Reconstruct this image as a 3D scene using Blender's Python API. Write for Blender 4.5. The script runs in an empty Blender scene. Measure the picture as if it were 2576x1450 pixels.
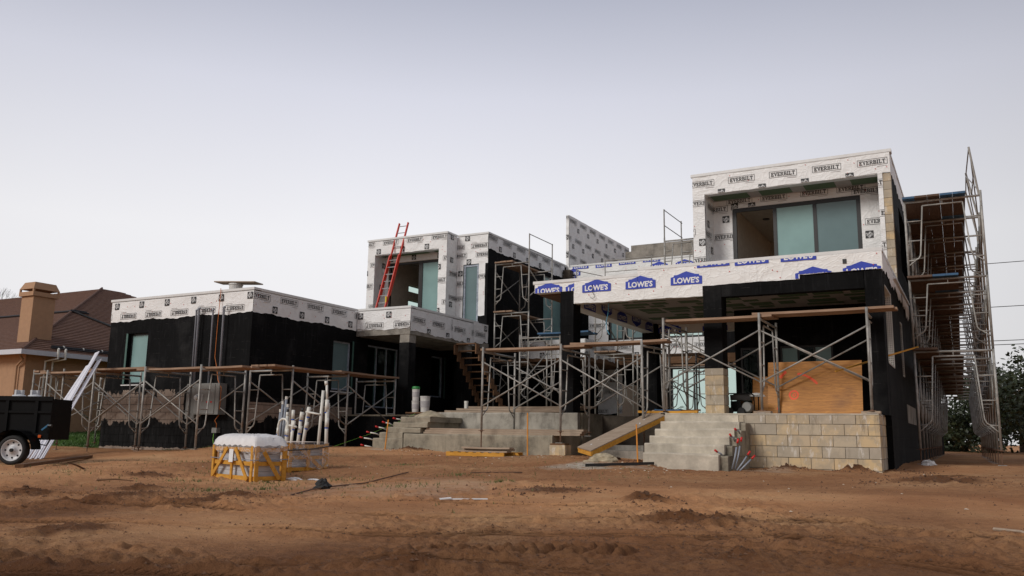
import bpy, math, random
import numpy as np
from mathutils import Vector, Matrix
random.seed(7)
PI = math.pi
# ------------------------------------------------------------------ camera, sky, sun
scene = bpy.context.scene
C = scene.collection
cam_data = bpy.data.cameras.new("camera")
cam_data.sensor_width = 36.0
cam_data.lens = 2138.6 / 2576 * 36
cam_data.clip_start = 0.1
cam_data.clip_end = 3000
cam = bpy.data.objects.new("camera", cam_data)
C.objects.link(cam)
yaw, pitch, roll = .499, .1728, .0157
f_ = Vector((-math.sin(yaw) * math.cos(pitch), math.cos(yaw) * math.cos(pitch), math.sin(pitch)))
r0 = Vector((math.cos(yaw), math.sin(yaw), 0))
u0_ = r0.cross(f_)
r_ = r0 * math.cos(roll) + u0_ * math.sin(roll)
u_ = -r0 * math.sin(roll) + u0_ * math.cos(roll)
cam.matrix_world = Matrix(((r_.x, u_.x, -f_.x, 0), (r_.y, u_.y, -f_.y, 0), (r_.z, u_.z, -f_.z, 0), (0, 0, 0, 1)))
scene.camera = cam

SUN_EL, SUN_AZ = math.radians(33), math.radians(203)      # azimuth clockwise from +Y
world = bpy.data.worlds.new("World")
scene.world = world
world.use_nodes = True
wn, wl = world.node_tree.nodes, world.node_tree.links
wn.clear()
wo = wn.new("ShaderNodeOutputWorld")
wb = wn.new("ShaderNodeBackground")
wb.inputs["Strength"].default_value = 0.1
sky = wn.new("ShaderNodeTexSky")
sky.sky_type = 'NISHITA'
sky.sun_disc = False
sky.sun_elevation = SUN_EL
sky.sun_rotation = SUN_AZ
sky.dust_density = 4
tc = wn.new("ShaderNodeTexCoord")
sep = wn.new("ShaderNodeSeparateXYZ")
wl.new(tc.outputs["Generated"], sep.inputs[0])
ramp = wn.new("ShaderNodeValToRGB")                        # overcast layer, palest near the horizon
ramp.color_ramp.elements[0].position = 0.0
ramp.color_ramp.elements[0].color = (.56, .55, .555, 1)
e = ramp.color_ramp.elements.new(.22); e.color = (.575, .57, .585, 1)
e = ramp.color_ramp.elements.new(.38); e.color = (.45, .455, .51, 1)
e = ramp.color_ramp.elements.new(.52); e.color = (.265, .28, .345, 1)
ramp.color_ramp.elements[-1].position = 1.0
ramp.color_ramp.elements[-1].color = (.42, .43, .48, 1)
wl.new(sep.outputs["Z"], ramp.inputs[0])
# broad brighter part of the cloud layer to the left of the house
side = wn.new("ShaderNodeVectorMath"); side.operation = 'DOT_PRODUCT'
side.inputs[1].default_value = (-.60, .78, .18)
wl.new(tc.outputs["Generated"], side.inputs[0])
mr = wn.new("ShaderNodeMapRange")
mr.inputs[1].default_value = .55; mr.inputs[2].default_value = 1.0
mr.inputs[3].default_value = .60; mr.inputs[4].default_value = 1.06
wl.new(side.outputs["Value"], mr.inputs[0])
cn = wn.new("ShaderNodeTexNoise"); cn.inputs["Scale"].default_value = 1.6; cn.inputs["Detail"].default_value = 3
wl.new(tc.outputs["Generated"], cn.inputs["Vector"])
cr = wn.new("ShaderNodeMapRange"); cr.inputs[3].default_value = .94; cr.inputs[4].default_value = 1.06
wl.new(cn.outputs["Fac"], cr.inputs[0])
mm = wn.new("ShaderNodeMath"); mm.operation = 'MULTIPLY'
wl.new(mr.outputs[0], mm.inputs[0]); wl.new(cr.outputs[0], mm.inputs[1])
m10 = wn.new("ShaderNodeMath"); m10.operation = 'MULTIPLY'; m10.inputs[1].default_value = 12.6
wl.new(mm.outputs[0], m10.inputs[0])
sc = wn.new("ShaderNodeVectorMath"); sc.operation = 'SCALE'
wl.new(ramp.outputs[0], sc.inputs[0]); wl.new(m10.outputs[0], sc.inputs["Scale"])
mx = wn.new("ShaderNodeMixRGB"); mx.inputs[0].default_value = .95
wl.new(sky.outputs[0], mx.inputs[1]); wl.new(sc.outputs[0], mx.inputs[2])
wl.new(mx.outputs[0], wb.inputs["Color"])
wl.new(wb.outputs[0], wo.inputs["Surface"])

sun_data = bpy.data.lights.new("sun", 'SUN')
sun_data.energy = 1.5
sun_data.angle = math.radians(22)
sun_data.color = (1, .965, .91)
sun = bpy.data.objects.new("sun", sun_data)
C.objects.link(sun)
sd = Vector((math.sin(SUN_AZ) * math.cos(SUN_EL), math.cos(SUN_AZ) * math.cos(SUN_EL), math.sin(SUN_EL)))
sun.rotation_euler = sd.to_track_quat('Z', 'Y').to_euler()
scene.view_settings.view_transform = 'Standard'
scene.view_settings.look = 'None'
scene.view_settings.exposure = 0.28
scene.view_settings.gamma = 1.0
scene.view_settings.use_curve_mapping = False
scene.render.engine = 'CYCLES'

# ------------------------------------------------------------------ materials
def mat(name):
    m = bpy.data.materials.new(name)
    m.use_nodes = True
    nt = m.node_tree
    b = nt.nodes["Principled BSDF"]
    return m, nt, b
def N(nt, t, **kw):
    n = nt.nodes.new(t)
    for k, v in kw.items():
        setattr(n, k, v)
    return n
def coords(nt, kind="Position"):
    if kind == "Position":
        return N(nt, "ShaderNodeNewGeometry").outputs["Position"]
    return N(nt, "ShaderNodeTexCoord").outputs["Object"]
def noise(nt, vec, scale, detail=4, rough=.55, dist=0):
    n = N(nt, "ShaderNodeTexNoise")
    n.inputs["Scale"].default_value = scale
    n.inputs["Detail"].default_value = detail
    n.inputs["Roughness"].default_value = rough
    n.inputs["Distortion"].default_value = dist
    nt.links.new(vec, n.inputs["Vector"])
    return n.outputs["Fac"]
def cramp(nt, fac, stops):
    r = N(nt, "ShaderNodeValToRGB")
    el = r.color_ramp.elements
    el[0].position, el[0].color = stops[0][0], (*stops[0][1], 1)
    el[1].position, el[1].color = stops[-1][0], (*stops[-1][1], 1)
    for p, c in stops[1:-1]:
        x = el.new(p); x.color = (*c, 1)
    nt.links.new(fac, r.inputs[0])
    return r.outputs[0]
def math_(nt, op, a, b=None, clamp=False):
    n = N(nt, "ShaderNodeMath", operation=op, use_clamp=clamp)
    for i, v in enumerate((a, b)):
        if v is None: continue
        if isinstance(v, (int, float)): n.inputs[i].default_value = v
        else: nt.links.new(v, n.inputs[i])
    return n.outputs[0]
def mix(nt, fac, a, b):
    n = N(nt, "ShaderNodeMixRGB")
    for i, v in enumerate((fac, a, b)):
        if isinstance(v, (int, float)): n.inputs[i].default_value = v
        elif isinstance(v, tuple): n.inputs[i].default_value = (*v, 1)
        else: nt.links.new(v, n.inputs[i])
    return n.outputs[0]
def bump(nt, b, h, strength=.5, dist=.02, normal=None):
    n = N(nt, "ShaderNodeBump")
    n.inputs["Strength"].default_value = strength
    n.inputs["Distance"].default_value = dist
    nt.links.new(h, n.inputs["Height"])
    if normal is not None: nt.links.new(normal, n.inputs["Normal"])
    nt.links.new(n.outputs[0], b.inputs["Normal"])
    return n.outputs[0]
def scalevec(nt, vec, s):
    n = N(nt, "ShaderNodeMapping")
    n.inputs["Scale"].default_value = s
    nt.links.new(vec, n.inputs["Vector"])
    return n.outputs[0]
def simple(name, col, rough=.6, metal=0, var=.15, scale=8, bmp=.2, bscale=60, stretch=None, kind="Position", spec=.5, dark=None):
    m, nt, b = mat(name)
    v = coords(nt, kind)
    if stretch: v = scalevec(nt, v, stretch)
    n1 = noise(nt, v, scale, 5)
    lo = tuple(c * (1 - var) for c in col) if dark is None else dark
    hi = tuple(min(1, c * (1 + var)) for c in col)
    c = cramp(nt, n1, [(.3, lo), (.7, hi)])
    nt.links.new(c, b.inputs["Base Color"])
    b.inputs["Roughness"].default_value = rough
    b.inputs["Metallic"].default_value = metal
    b.inputs["Specular IOR Level"].default_value = spec
    if bmp: bump(nt, b, noise(nt, v, bscale, 4), bmp, .01)
    return m

def courses(nt, pos, mortar=.006):
    """block courses, along x+y and z: returns brick Fac"""
    s = N(nt, "ShaderNodeSeparateXYZ"); nt.links.new(pos, s.inputs[0])
    u = math_(nt, 'ADD', s.outputs[0], s.outputs[1])
    cb = N(nt, "ShaderNodeCombineXYZ"); nt.links.new(u, cb.inputs[0])
    nt.links.new(math_(nt, 'ADD', s.outputs[2], .11), cb.inputs[1])
    bt = N(nt, "ShaderNodeTexBrick")
    bt.inputs["Scale"].default_value = 1.0
    bt.inputs["Mortar Size"].default_value = mortar
    bt.inputs["Mortar Smooth"].default_value = .4
    bt.inputs["Brick Width"].default_value = .4
    bt.inputs["Row Height"].default_value = .2
    nt.links.new(cb.outputs[0], bt.inputs["Vector"])
    return bt.outputs["Fac"], s

M = {}
# black trowelled waterproofing over block
m, nt, b = mat("black_coating"); M['black'] = m
v = coords(nt)
fac, s = courses(nt, v)
n1 = noise(nt, v, 1.3, 5, .6)
n2 = noise(nt, scalevec(nt, v, (3, 3, 1)), 4, 5, .65)
base = cramp(nt, n1, [(.3, (.003, .003, .0032)), (.55, (.007, .007, .0075)), (.75, (.024, .0235, .0235))])
chip = cramp(nt, math_(nt, 'MULTIPLY', n2, noise(nt, v, 17, 3)), [(.44, (0, 0, 0)), (.53, (1, 1, 1))])
base = mix(nt, math_(nt, 'MULTIPLY', chip, .25), base, (.10, .095, .085))
vs_ = noise(nt, scalevec(nt, v, (9, 9, .7)), 2.0, 4, .6)
base = mix(nt, math_(nt, 'MULTIPLY', cramp(nt, vs_, [(.56, (0, 0, 0)), (.75, (1, 1, 1))]), .22), base, (.055, .055, .058))
spk = math_(nt, 'MULTIPLY', fac, cramp(nt, noise(nt, v, 5, 4), [(.56, (0, 0, 0)), (.64, (1, 1, 1))]))
base = mix(nt, math_(nt, 'MULTIPLY', spk, .16), base, (.16, .15, .14))
nt.links.new(base, b.inputs["Base Color"])
b.inputs["Roughness"].default_value = .75
b.inputs["Specular IOR Level"].default_value = .08
h = math_(nt, 'SUBTRACT', math_(nt, 'MULTIPLY', noise(nt, v, 40, 4), .5), math_(nt, 'MULTIPLY', fac, .9))
bump(nt, b, h, .5, .008)

# painted / half painted concrete block of the left wing
m, nt, b = mat("block_half_coated"); M['blockpaint'] = m
v = coords(nt)
s = N(nt, "ShaderNodeSeparateXYZ"); nt.links.new(v, s.inputs[0])
rag = noise(nt, scalevec(nt, v, (1, 1, .45)), 2.6, 8, .75)
rag2 = noise(nt, scalevec(nt, v, (1, 1, .35)), .9, 3, .5)
z = s.outputs[2]
hi = math_(nt, 'ADD', math_(nt, 'MULTIPLY', rag, 1.5), .28)
isfront = math_(nt, 'LESS_THAN', s.outputs[1], 15.79)
hi_side = .76
hi2 = N(nt, "ShaderNodeMix"); hi2.data_type = 'FLOAT'
nt.links.new(isfront, hi2.inputs[0]); hi2.inputs[2].default_value = hi_side; nt.links.new(hi, hi2.inputs[3])
lo = math_(nt, 'ADD', math_(nt, 'MULTIPLY', math_(nt, 'SUBTRACT', rag2, .5), .8), .28)
lo = math_(nt, 'ADD', lo, math_(nt, 'MULTIPLY', math_(nt, 'SUBTRACT', rag, .5), .7))
top = math_(nt, 'LESS_THAN', z, hi2.outputs[0])
botm = math_(nt, 'GREATER_THAN', z, lo)
band = math_(nt, 'MULTIPLY', top, botm)
# right of x=-18.4 the front is all black (behind the meter boxes)
xr = math_(nt, 'ADD', s.outputs[0], math_(nt, 'MULTIPLY', rag, .25))
fr = math_(nt, 'MULTIPLY', isfront, math_(nt, 'GREATER_THAN', xr, -18.27))
band = math_(nt, 'MULTIPLY', band, math_(nt, 'SUBTRACT', 1, fr))
foot = math_(nt, 'LESS_THAN', z, math_(nt, 'ADD', math_(nt, 'MULTIPLY', rag, .25), -.56))
mask = math_(nt, 'MAXIMUM', band, foot)
oi = N(nt, "ShaderNodeObjectInfo")
raw = cramp(nt, noise(nt, v, 9, 5), [(.25, (.22, .165, .13)), (.75, (.36, .285, .23))])
raw = mix(nt, math_(nt, 'MULTIPLY', oi.outputs["Random"], .4), raw, (.33, .27, .225))
coat = cramp(nt, noise(nt, scalevec(nt, v, (5, 5, 1)), 2.2, 4), [(.4, (.004, .004, .004)), (.62, (.012, .012, .0125)), (.8, (.05, .048, .047))])
nt.links.new(mix(nt, mask, coat, raw), b.inputs["Base Color"])
b.inputs["Roughness"].default_value = .85
b.inputs["Specular IOR Level"].default_value = .2
bump(nt, b, noise(nt, v, 70, 5), .4, .006)

# bare concrete blocks, tan and yellow with streaks
m, nt, b = mat("concrete_block"); M['block'] = m
v = coords(nt)
oi = N(nt, "ShaderNodeObjectInfo")
base = cramp(nt, oi.outputs["Random"], [(0, (.42, .365, .29)), (.35, (.50, .42, .31)), (.6, (.60, .45, .27)), (.8, (.62, .46, .26)), (1, (.45, .385, .31))])
n1 = noise(nt, v, 6, 5)
base = mix(nt, cramp(nt, n1, [(.42, (.6, .6, .6)), (.6, (0, 0, 0))]), base, (.37, .32, .25))
st = noise(nt, scalevec(nt, v, (4.5, 4.5, .9)), 1.5, 7, .7)
base = mix(nt, math_(nt, 'MULTIPLY', cramp(nt, st, [(.55, (0, 0, 0)), (.66, (1, 1, 1))]), .6), base, (.21, .165, .12))
st2 = noise(nt, scalevec(nt, v, (5, 5, 1.6)), 1.9, 7, .7)
base = mix(nt, math_(nt, 'MULTIPLY', cramp(nt, st2, [(.56, (0, 0, 0)), (.63, (1, 1, 1))]), .6), base, (.70, .66, .60))
nt.links.new(base, b.inputs["Base Color"])
b.inputs["Roughness"].default_value = .9
b.inputs["Specular IOR Level"].default_value = .2
bump(nt, b, noise(nt, v, 90, 5), .5, .006)

# house wrap
def wrapmat(name, col):
    m, nt, b = mat(name)
    v = coords(nt)
    s = N(nt, "ShaderNodeSeparateXYZ"); nt.links.new(v, s.inputs[0])
    n1 = noise(nt, v, 3, 4)
    base = cramp(nt, n1, [(.3, tuple(c * .93 for c in col)), (.7, col)])
    d = noise(nt, v, 1.3, 6, .65)
    base = mix(nt, math_(nt, 'MULTIPLY', cramp(nt, d, [(.58, (0, 0, 0)), (.75, (1, 1, 1))]), .18), base, (.45, .41, .36))
    nt.links.new(base, b.inputs["Base Color"])
    b.inputs["Roughness"].default_value = .45
    b.inputs["Specular IOR Level"].default_value = .35
    w1 = noise(nt, scalevec(nt, v, (1.6, 1.6, 1.0)), 1.5, 2, .5, 1.2)
    ridge = math_(nt, 'ABSOLUTE', math_(nt, 'SUBTRACT', w1, .5))
    w2 = noise(nt, scalevec(nt, v, (1.0, 1.0, 2.6)), 2.0, 2, .5, 1.4)
    ridge2 = math_(nt, 'ABSOLUTE', math_(nt, 'SUBTRACT', w2, .5))
    cr1_ = cramp(nt, ridge, [(0, (1, 1, 1)), (.035, (.25, .25, .25)), (.09, (0, 0, 0))])
    cr2_ = cramp(nt, ridge2, [(0, (1, 1, 1)), (.03, (.2, .2, .2)), (.08, (0, 0, 0))])
    hh = math_(nt, 'ADD', math_(nt, 'ADD', cr1_, cr2_), math_(nt, 'MULTIPLY', w1, 3.0))
    bump(nt, b, hh, .30, .020)
    return m
M['wrap'] = wrapmat("house_wrap_white", (.84, .835, .825))
M['wrapL'] = wrapmat("house_wrap_cream", (.85, .845, .825))
M['print'] = simple("print_black", (.018, .017, .018), .5, bmp=0)
M['printgrey'] = simple("print_grey", (.42, .40, .40), .5, bmp=0)
M['blue'] = simple("print_blue", (.006, .035, .40), .5, bmp=0, var=.08)
M['white'] = simple("white_print", (.78, .78, .78), .5, bmp=0, var=.04)
M['redcap'] = simple("red_plastic_cap", (.55, .02, .02), .4, bmp=0)
M['flash'] = simple("white_metal_flashing", (.70, .70, .69), .4, var=.06, bmp=.05)
M['galv'] = None
m, nt, b = mat("galvanised_steel"); M['galv'] = m
v = coords(nt)
n1 = noise(nt, v, 7, 5)
oi = N(nt, "ShaderNodeObjectInfo")
base = cramp(nt, n1, [(.3, (.24, .23, .21)), (.55, (.40, .385, .355)), (.8, (.50, .485, .455))])
ru = cramp(nt, noise(nt, v, 2.2, 6, .7), [(.55, (0, 0, 0)), (.68, (1, 1, 1))])
base = mix(nt, math_(nt, 'MULTIPLY', ru, .6), base, (.23, .11, .045))
base = mix(nt, math_(nt, 'MULTIPLY', oi.outputs["Random"], .35), base, (.16, .145, .125))
nt.links.new(base, b.inputs["Base Color"])
b.inputs["Roughness"].default_value = .55
b.inputs["Metallic"].default_value = .25
bump(nt, b, noise(nt, v, 60, 3), .3, .003)
def woodmat(name, a, c, stretch=(1, 9, 9), kind="Object", rnd=.4, rough=.8):
    m, nt, b = mat(name)
    v = scalevec(nt, coords(nt, kind), stretch)
    n1 = noise(nt, v, 2.2, 6, .6, .8)
    oi = N(nt, "ShaderNodeObjectInfo")
    base = cramp(nt, n1, [(.3, a), (.7, c)])
    base = mix(nt, math_(nt, 'MULTIPLY', oi.outputs["Random"], rnd), base, tuple(x * .55 for x in a))
    nt.links.new(base, b.inputs["Base Color"])
    b.inputs["Roughness"].default_value = rough
    b.inputs["Specular IOR Level"].default_value = .25
    bump(nt, b, noise(nt, v, 14, 4), .3, .004)
    return m
M['plank'] = woodmat("scaffold_plank_wood", (.25, .155, .10), (.43, .29, .20))
M['plankdark'] = woodmat("dark_deck_plank", (.10, .062, .045), (.17, .11, .08))  # darker brown wood for the decks of the tall right scaffold
M['timber'] = woodmat("yellow_timber", (.48, .22, .03), (.68, .35, .06), rnd=.12)
M['lumber'] = woodmat("pale_lumber", (.30, .22, .155), (.47, .37, .28))
M['darkwood'] = woodmat("dark_wood", (.12, .06, .03), (.21, .115, .06))
M['steel_dark'] = simple("rusty_steel", (.16, .085, .05), .7, var=.4)
# concrete
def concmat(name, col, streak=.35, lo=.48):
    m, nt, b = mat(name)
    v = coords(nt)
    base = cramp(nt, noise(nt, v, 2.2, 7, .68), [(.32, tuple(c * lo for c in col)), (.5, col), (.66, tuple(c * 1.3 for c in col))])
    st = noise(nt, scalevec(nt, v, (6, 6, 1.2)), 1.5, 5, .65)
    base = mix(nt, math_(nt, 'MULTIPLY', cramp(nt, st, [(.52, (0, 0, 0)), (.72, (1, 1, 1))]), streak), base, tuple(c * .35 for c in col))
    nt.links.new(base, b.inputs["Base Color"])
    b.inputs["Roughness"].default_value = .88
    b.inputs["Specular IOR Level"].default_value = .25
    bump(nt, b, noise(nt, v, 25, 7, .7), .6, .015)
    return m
M['conc'] = concmat("cast_concrete", (.29, .255, .195))
M['concstep'] = concmat("step_concrete", (.50, .445, .36), .12, .75)
M['concdark'] = concmat("dark_brown_concrete", (.085, .068, .052), .5)  # darker brown concrete for the recessed wall and the pier
M['concgrey'] = concmat("grey_concrete", (.28, .255, .22), .3)
M['mortar'] = simple("mortar", (.26, .235, .20), .9)
M['stucco'] = simple("tan_stucco", (.40, .235, .135), .85, var=.07, bmp=.4, bscale=60)
M['gutter'] = simple("white_gutter", (.60, .61, .66), .4, var=.05, bmp=0)
M['glass'] = None
def glassmat(name, col, rough=.12, mixf=.5):
    m, nt, b = mat(name)
    v = coords(nt)
    b.inputs["Base Color"].default_value = (*col, 1)
    c = cramp(nt, noise(nt, v, 1.2, 3), [(.3, tuple(x * .88 for x in col)), (.7, tuple(x * 1.08 for x in col))])
    nt.links.new(c, b.inputs["Base Color"])
    b.inputs["Roughness"].default_value = rough
    b.inputs["Specular IOR Level"].default_value = .6
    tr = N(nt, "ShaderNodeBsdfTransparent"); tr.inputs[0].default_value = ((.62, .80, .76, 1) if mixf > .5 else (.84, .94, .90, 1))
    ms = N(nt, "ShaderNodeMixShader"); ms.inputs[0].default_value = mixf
    nt.links.new(tr.outputs[0], ms.inputs[1]); nt.links.new(b.outputs[0], ms.inputs[2])
    nt.links.new(ms.outputs[0], nt.nodes["Material Output"].inputs["Surface"])
    return m
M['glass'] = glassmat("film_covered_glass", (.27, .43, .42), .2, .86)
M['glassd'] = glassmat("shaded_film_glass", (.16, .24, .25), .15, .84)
M['clear'] = glassmat("tinted_window_glass", (.03, .05, .045), .03, .10)
M['frame'] = simple("black_window_frame", (.012, .012, .013), .4, bmp=0)
M['framealu'] = simple("taped_window_frame", (.30, .34, .40), .5, var=.35, scale=14, bmp=0)
M['drygreen'] = simple("green_drywall", (.105, .155, .085), .85, var=.12, bmp=0)
M['drywhite'] = simple("drywall_joint_compound", (.42, .37, .34), .85, var=.10, bmp=0)
M['room'] = simple("room_drywall", (.62, .56, .47), .85, var=.1, bmp=0)
M['pvc'] = simple("white_pvc", (.68, .66, .60), .35, var=.05, bmp=0)
M['conduit'] = simple("grey_conduit", (.25, .27, .31), .4, var=.08, bmp=0)
M['bluetape'] = simple("blue_primer", (.03, .10, .40), .4, bmp=0)
M['box'] = simple("grey_enamel_steel", (.235, .235, .22), .45, var=.07, bmp=.05)
M['red'] = simple("red_ladder_rail", (.62, .035, .015), .4, var=.08, bmp=0)
M['alu'] = simple("aluminium", (.55, .55, .54), .35, metal=.6, var=.1, bmp=0)
M['yellow'] = simple("yellow_label", (.75, .5, .02), .5, bmp=0)
M['blacksteel'] = simple("black_painted_steel", (.0035, .0035, .004), .55, var=.2, bmp=.05, spec=.12)
M['rubber'] = simple("tyre_rubber", (.012, .012, .012), .8, bmp=.3)
M['rim'] = simple("white_wheel_rim", (.55, .55, .56), .4, var=.05, bmp=0)
M['orangel'] = simple("orange_lens", (.7, .12, .02), .3, bmp=0)
M['bluestrap'] = simple("blue_strap", (.02, .13, .25), .6, bmp=0)
M['board'] = simple("white_trim_board", (.72, .71, .76), .4, var=.04, bmp=0)
M['stone'] = simple("pale_stone_tile", (.50, .49, .50), .6, var=.12, stretch=(1, 1, 14), scale=4, bmp=.1)
M['rock'] = simple("rubble_stone", (.34, .28, .19), .9, var=.4, scale=9, bmp=.8, bscale=25)
M['clod'] = simple("dark_soil_clod", (.13, .066, .036), .95, var=.45, scale=20, bmp=.5)
M['bark'] = simple("bark", (.10, .075, .055), .9, var=.3)
M['leaf'] = None
def leafmat(name, a, c):
    m, nt, b = mat(name)
    v = coords(nt)
    nt.links.new(cramp(nt, noise(nt, v, .8, 4), [(.3, a), (.7, c)]), b.inputs["Base Color"])
    b.inputs["Roughness"].default_value = .6
    return m
M['leaf'] = leafmat("dark_leaves", (.012, .020, .007), (.042, .056, .018))
M['grass'] = leafmat("lawn_blades", (.035, .085, .012), (.075, .15, .022))
M['weed'] = leafmat("weed_blades", (.07, .11, .02), (.16, .17, .05))
M['cloth'] = simple("black_cloth", (.012, .013, .014), .7, bmp=.5)
M['rope'] = simple("green_string", (.25, .6, .08), .6, bmp=0)
M['stake'] = simple("orange_stake_wood", (.62, .24, .03), .7, bmp=0)
M['ocord'] = simple("orange_cord", (.55, .16, .03), .5, bmp=0)
M['blacktube'] = simple("black_pool_pipe", (.01, .01, .011), .35, bmp=0)
M['blueply'] = simple("blue_painted_plank_end", (.03, .10, .20), .6, var=.3)
M['cord'] = simple("cable", (.03, .03, .03), .6, bmp=0)
M['bucket'] = simple("white_bucket_plastic", (.60, .58, .55), .5, var=.15, bmp=0)
M['green'] = simple("green_lid", (.02, .20, .04), .5, bmp=0)
M['palehaze'] = simple("perforated_metal", (.52, .50, .46), .5, var=.15, scale=40)
# plastic film
m, nt, b = mat("clear_plastic_wrap"); M['film'] = m
v = coords(nt)
b.inputs["Base Color"].default_value = (.86, .84, .83, 1)
b.inputs["Roughness"].default_value = .3
w1 = noise(nt, v, 3.5, 5, .6, 2.0)
ridge = math_(nt, 'ABSOLUTE', math_(nt, 'SUBTRACT', w1, .5))
bump(nt, b, ridge, .5, .03)
tr = N(nt, "ShaderNodeBsdfTransparent")
ms = N(nt, "ShaderNodeMixShader")
nt.links.new(math_(nt, 'ADD', math_(nt, 'MULTIPLY', cramp(nt, ridge, [(.0, (1, 1, 1)), (.05, (0, 0, 0))]), .35), .14), ms.inputs[0])
nt.links.new(tr.outputs[0], ms.inputs[1]); nt.links.new(b.outputs[0], ms.inputs[2])
nt.links.new(ms.outputs[0], nt.nodes["Material Output"].inputs["Surface"])
M['filmtop'] = simple("crumpled_white_plastic", (.74, .71, .69), .3, var=.08, bmp=.5, bscale=7)
# roof shingles (fine courses too far to tell single shingles; courses are geometry below)
m, nt, b = mat("brown_shingles"); M['shingle'] = m
v = coords(nt)
base = cramp(nt, noise(nt, scalevec(nt, v, (2, 2, 8)), 3.0, 5, .7), [(.3, (.085, .040, .026)), (.7, (.185, .095, .062))])
oi = N(nt, "ShaderNodeObjectInfo")
nt.links.new(mix(nt, math_(nt, 'MULTIPLY', oi.outputs["Random"], .3), base, (.065, .03, .022)), b.inputs["Base Color"])
b.inputs["Roughness"].default_value = .9
# plywood with figure
m, nt, b = mat("varnished_plywood"); M['ply'] = m
v = coords(nt, "Object")
vv = scalevec(nt, v, (1.2, 1, 7))
n1 = noise(nt, vv, 2.5, 6, .6, 1.6)
wv = N(nt, "ShaderNodeTexWave"); wv.bands_direction = 'Z'
wv.inputs["Scale"].default_value = 5; wv.inputs["Distortion"].default_value = 7; wv.inputs["Detail"].default_value = 3; wv.inputs["Detail Scale"].default_value = .8
nt.links.new(v, wv.inputs["Vector"])
base = cramp(nt, n1, [(.3, (.42, .16, .022)), (.7, (.66, .29, .05))])
base = mix(nt, math_(nt, 'MULTIPLY', wv.outputs["Fac"], .22), base, (.26, .09, .014))
big = noise(nt, v, 1.1, 3)
base = mix(nt, cramp(nt, big, [(.58, (0, 0, 0)), (.8, (.6, .6, .6))]), base, (.16, .06, .02))
nt.links.new(base, b.inputs["Base Color"])
b.inputs["Roughness"].default_value = .55
M['spray'] = simple("orange_spray_paint", (1.0, .09, .005), .5, var=.05, bmp=0)

# soil
m, nt, b = mat("sandy_soil"); M['soil'] = m
v = coords(nt)
at_u = N(nt, "ShaderNodeAttribute", attribute_name="track_u").outputs["Fac"]
at_m = N(nt, "ShaderNodeAttribute", attribute_name="track_m").outputs["Fac"]
at_d = N(nt, "ShaderNodeAttribute", attribute_name="damp_vignette").outputs["Fac"]
at_g = N(nt, "ShaderNodeAttribute", attribute_name="lawn").outputs["Fac"]
at_p = N(nt, "ShaderNodeAttribute", attribute_name="pale").outputs["Fac"]
n1 = noise(nt, v, .55, 7, .62)
n2 = noise(nt, v, 7, 9, .78)
n3 = noise(nt, v, 38, 5, .75)
base = cramp(nt, n1, [(.28, (.37, .165, .073)), (.5, (.55, .280, .132)), (.72, (.67, .40, .205))])
wet_vignette = math_(nt, 'ADD', math_(nt, 'MULTIPLY', at_d, 1.25), .20, True)  # moisture plus painted vignette darkening, drives the dark soil flecks
base = mix(nt, math_(nt, 'MULTIPLY', wet_vignette, cramp(nt, n2, [(.42, (.85, .85, .85)), (.54, (0, 0, 0))])), base, (.20, .09, .042))
n4 = noise(nt, v, 22, 8, .8)
base = mix(nt, math_(nt, 'MULTIPLY', wet_vignette, cramp(nt, n4, [(.38, (.8, .8, .8)), (.49, (0, 0, 0))])), base, (.16, .075, .037))
damp_vignette = math_(nt, 'ADD', at_d, math_(nt, 'MULTIPLY', math_(nt, 'SUBTRACT', n2, .5), .7), True)
base = mix(nt, damp_vignette, base, (.13, .055, .024))
sp = cramp(nt, noise(nt, v, 24, 5, .75), [(.66, (0, 0, 0)), (.72, (1, 1, 1))])
base = mix(nt, math_(nt, 'MULTIPLY', sp, .5), base, (.05, .025, .014))
sp2 = cramp(nt, noise(nt, scalevec(nt, v, (1, 1, 1)), 31, 3, .6), [(.74, (0, 0, 0)), (.78, (1, 1, 1))])
base = mix(nt, math_(nt, 'MULTIPLY', sp2, .45), base, (.52, .40, .28))
# moist dirt darker, redder; compacted ruts with tread groove shade painted in
groove_shade = math_(nt, 'ADD', math_(nt, 'MULTIPLY', math_(nt, 'SINE', math_(nt, 'MULTIPLY', at_u, 2 * PI / .115)), -.30), .55)
base = mix(nt, math_(nt, 'MULTIPLY', at_m, groove_shade), base, (.095, .043, .021))
base = mix(nt, math_(nt, 'MULTIPLY', at_p, cramp(nt, noise(nt, v, 7, 6, .7), [(.35, (.2, .2, .2)), (.55, (1, 1, 1))])), base, (.50, .45, .37))
gcol = cramp(nt, noise(nt, v, 9, 5), [(.3, (.03, .07, .012)), (.7, (.07, .13, .02))])
base = mix(nt, at_g, base, gcol)
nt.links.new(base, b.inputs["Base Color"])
b.inputs["Roughness"].default_value = .95
b.inputs["Specular IOR Level"].default_value = .15
rib = math_(nt, 'MULTIPLY', math_(nt, 'SINE', math_(nt, 'MULTIPLY', at_u, 2 * PI / .115)), at_m)
hh = math_(nt, 'ADD', math_(nt, 'MULTIPLY', n3, .55), math_(nt, 'MULTIPLY', n2, .8))
nb = bump(nt, b, hh, 1.0, .035)
bump(nt, b, rib, 1.0, .03, nb)

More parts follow.
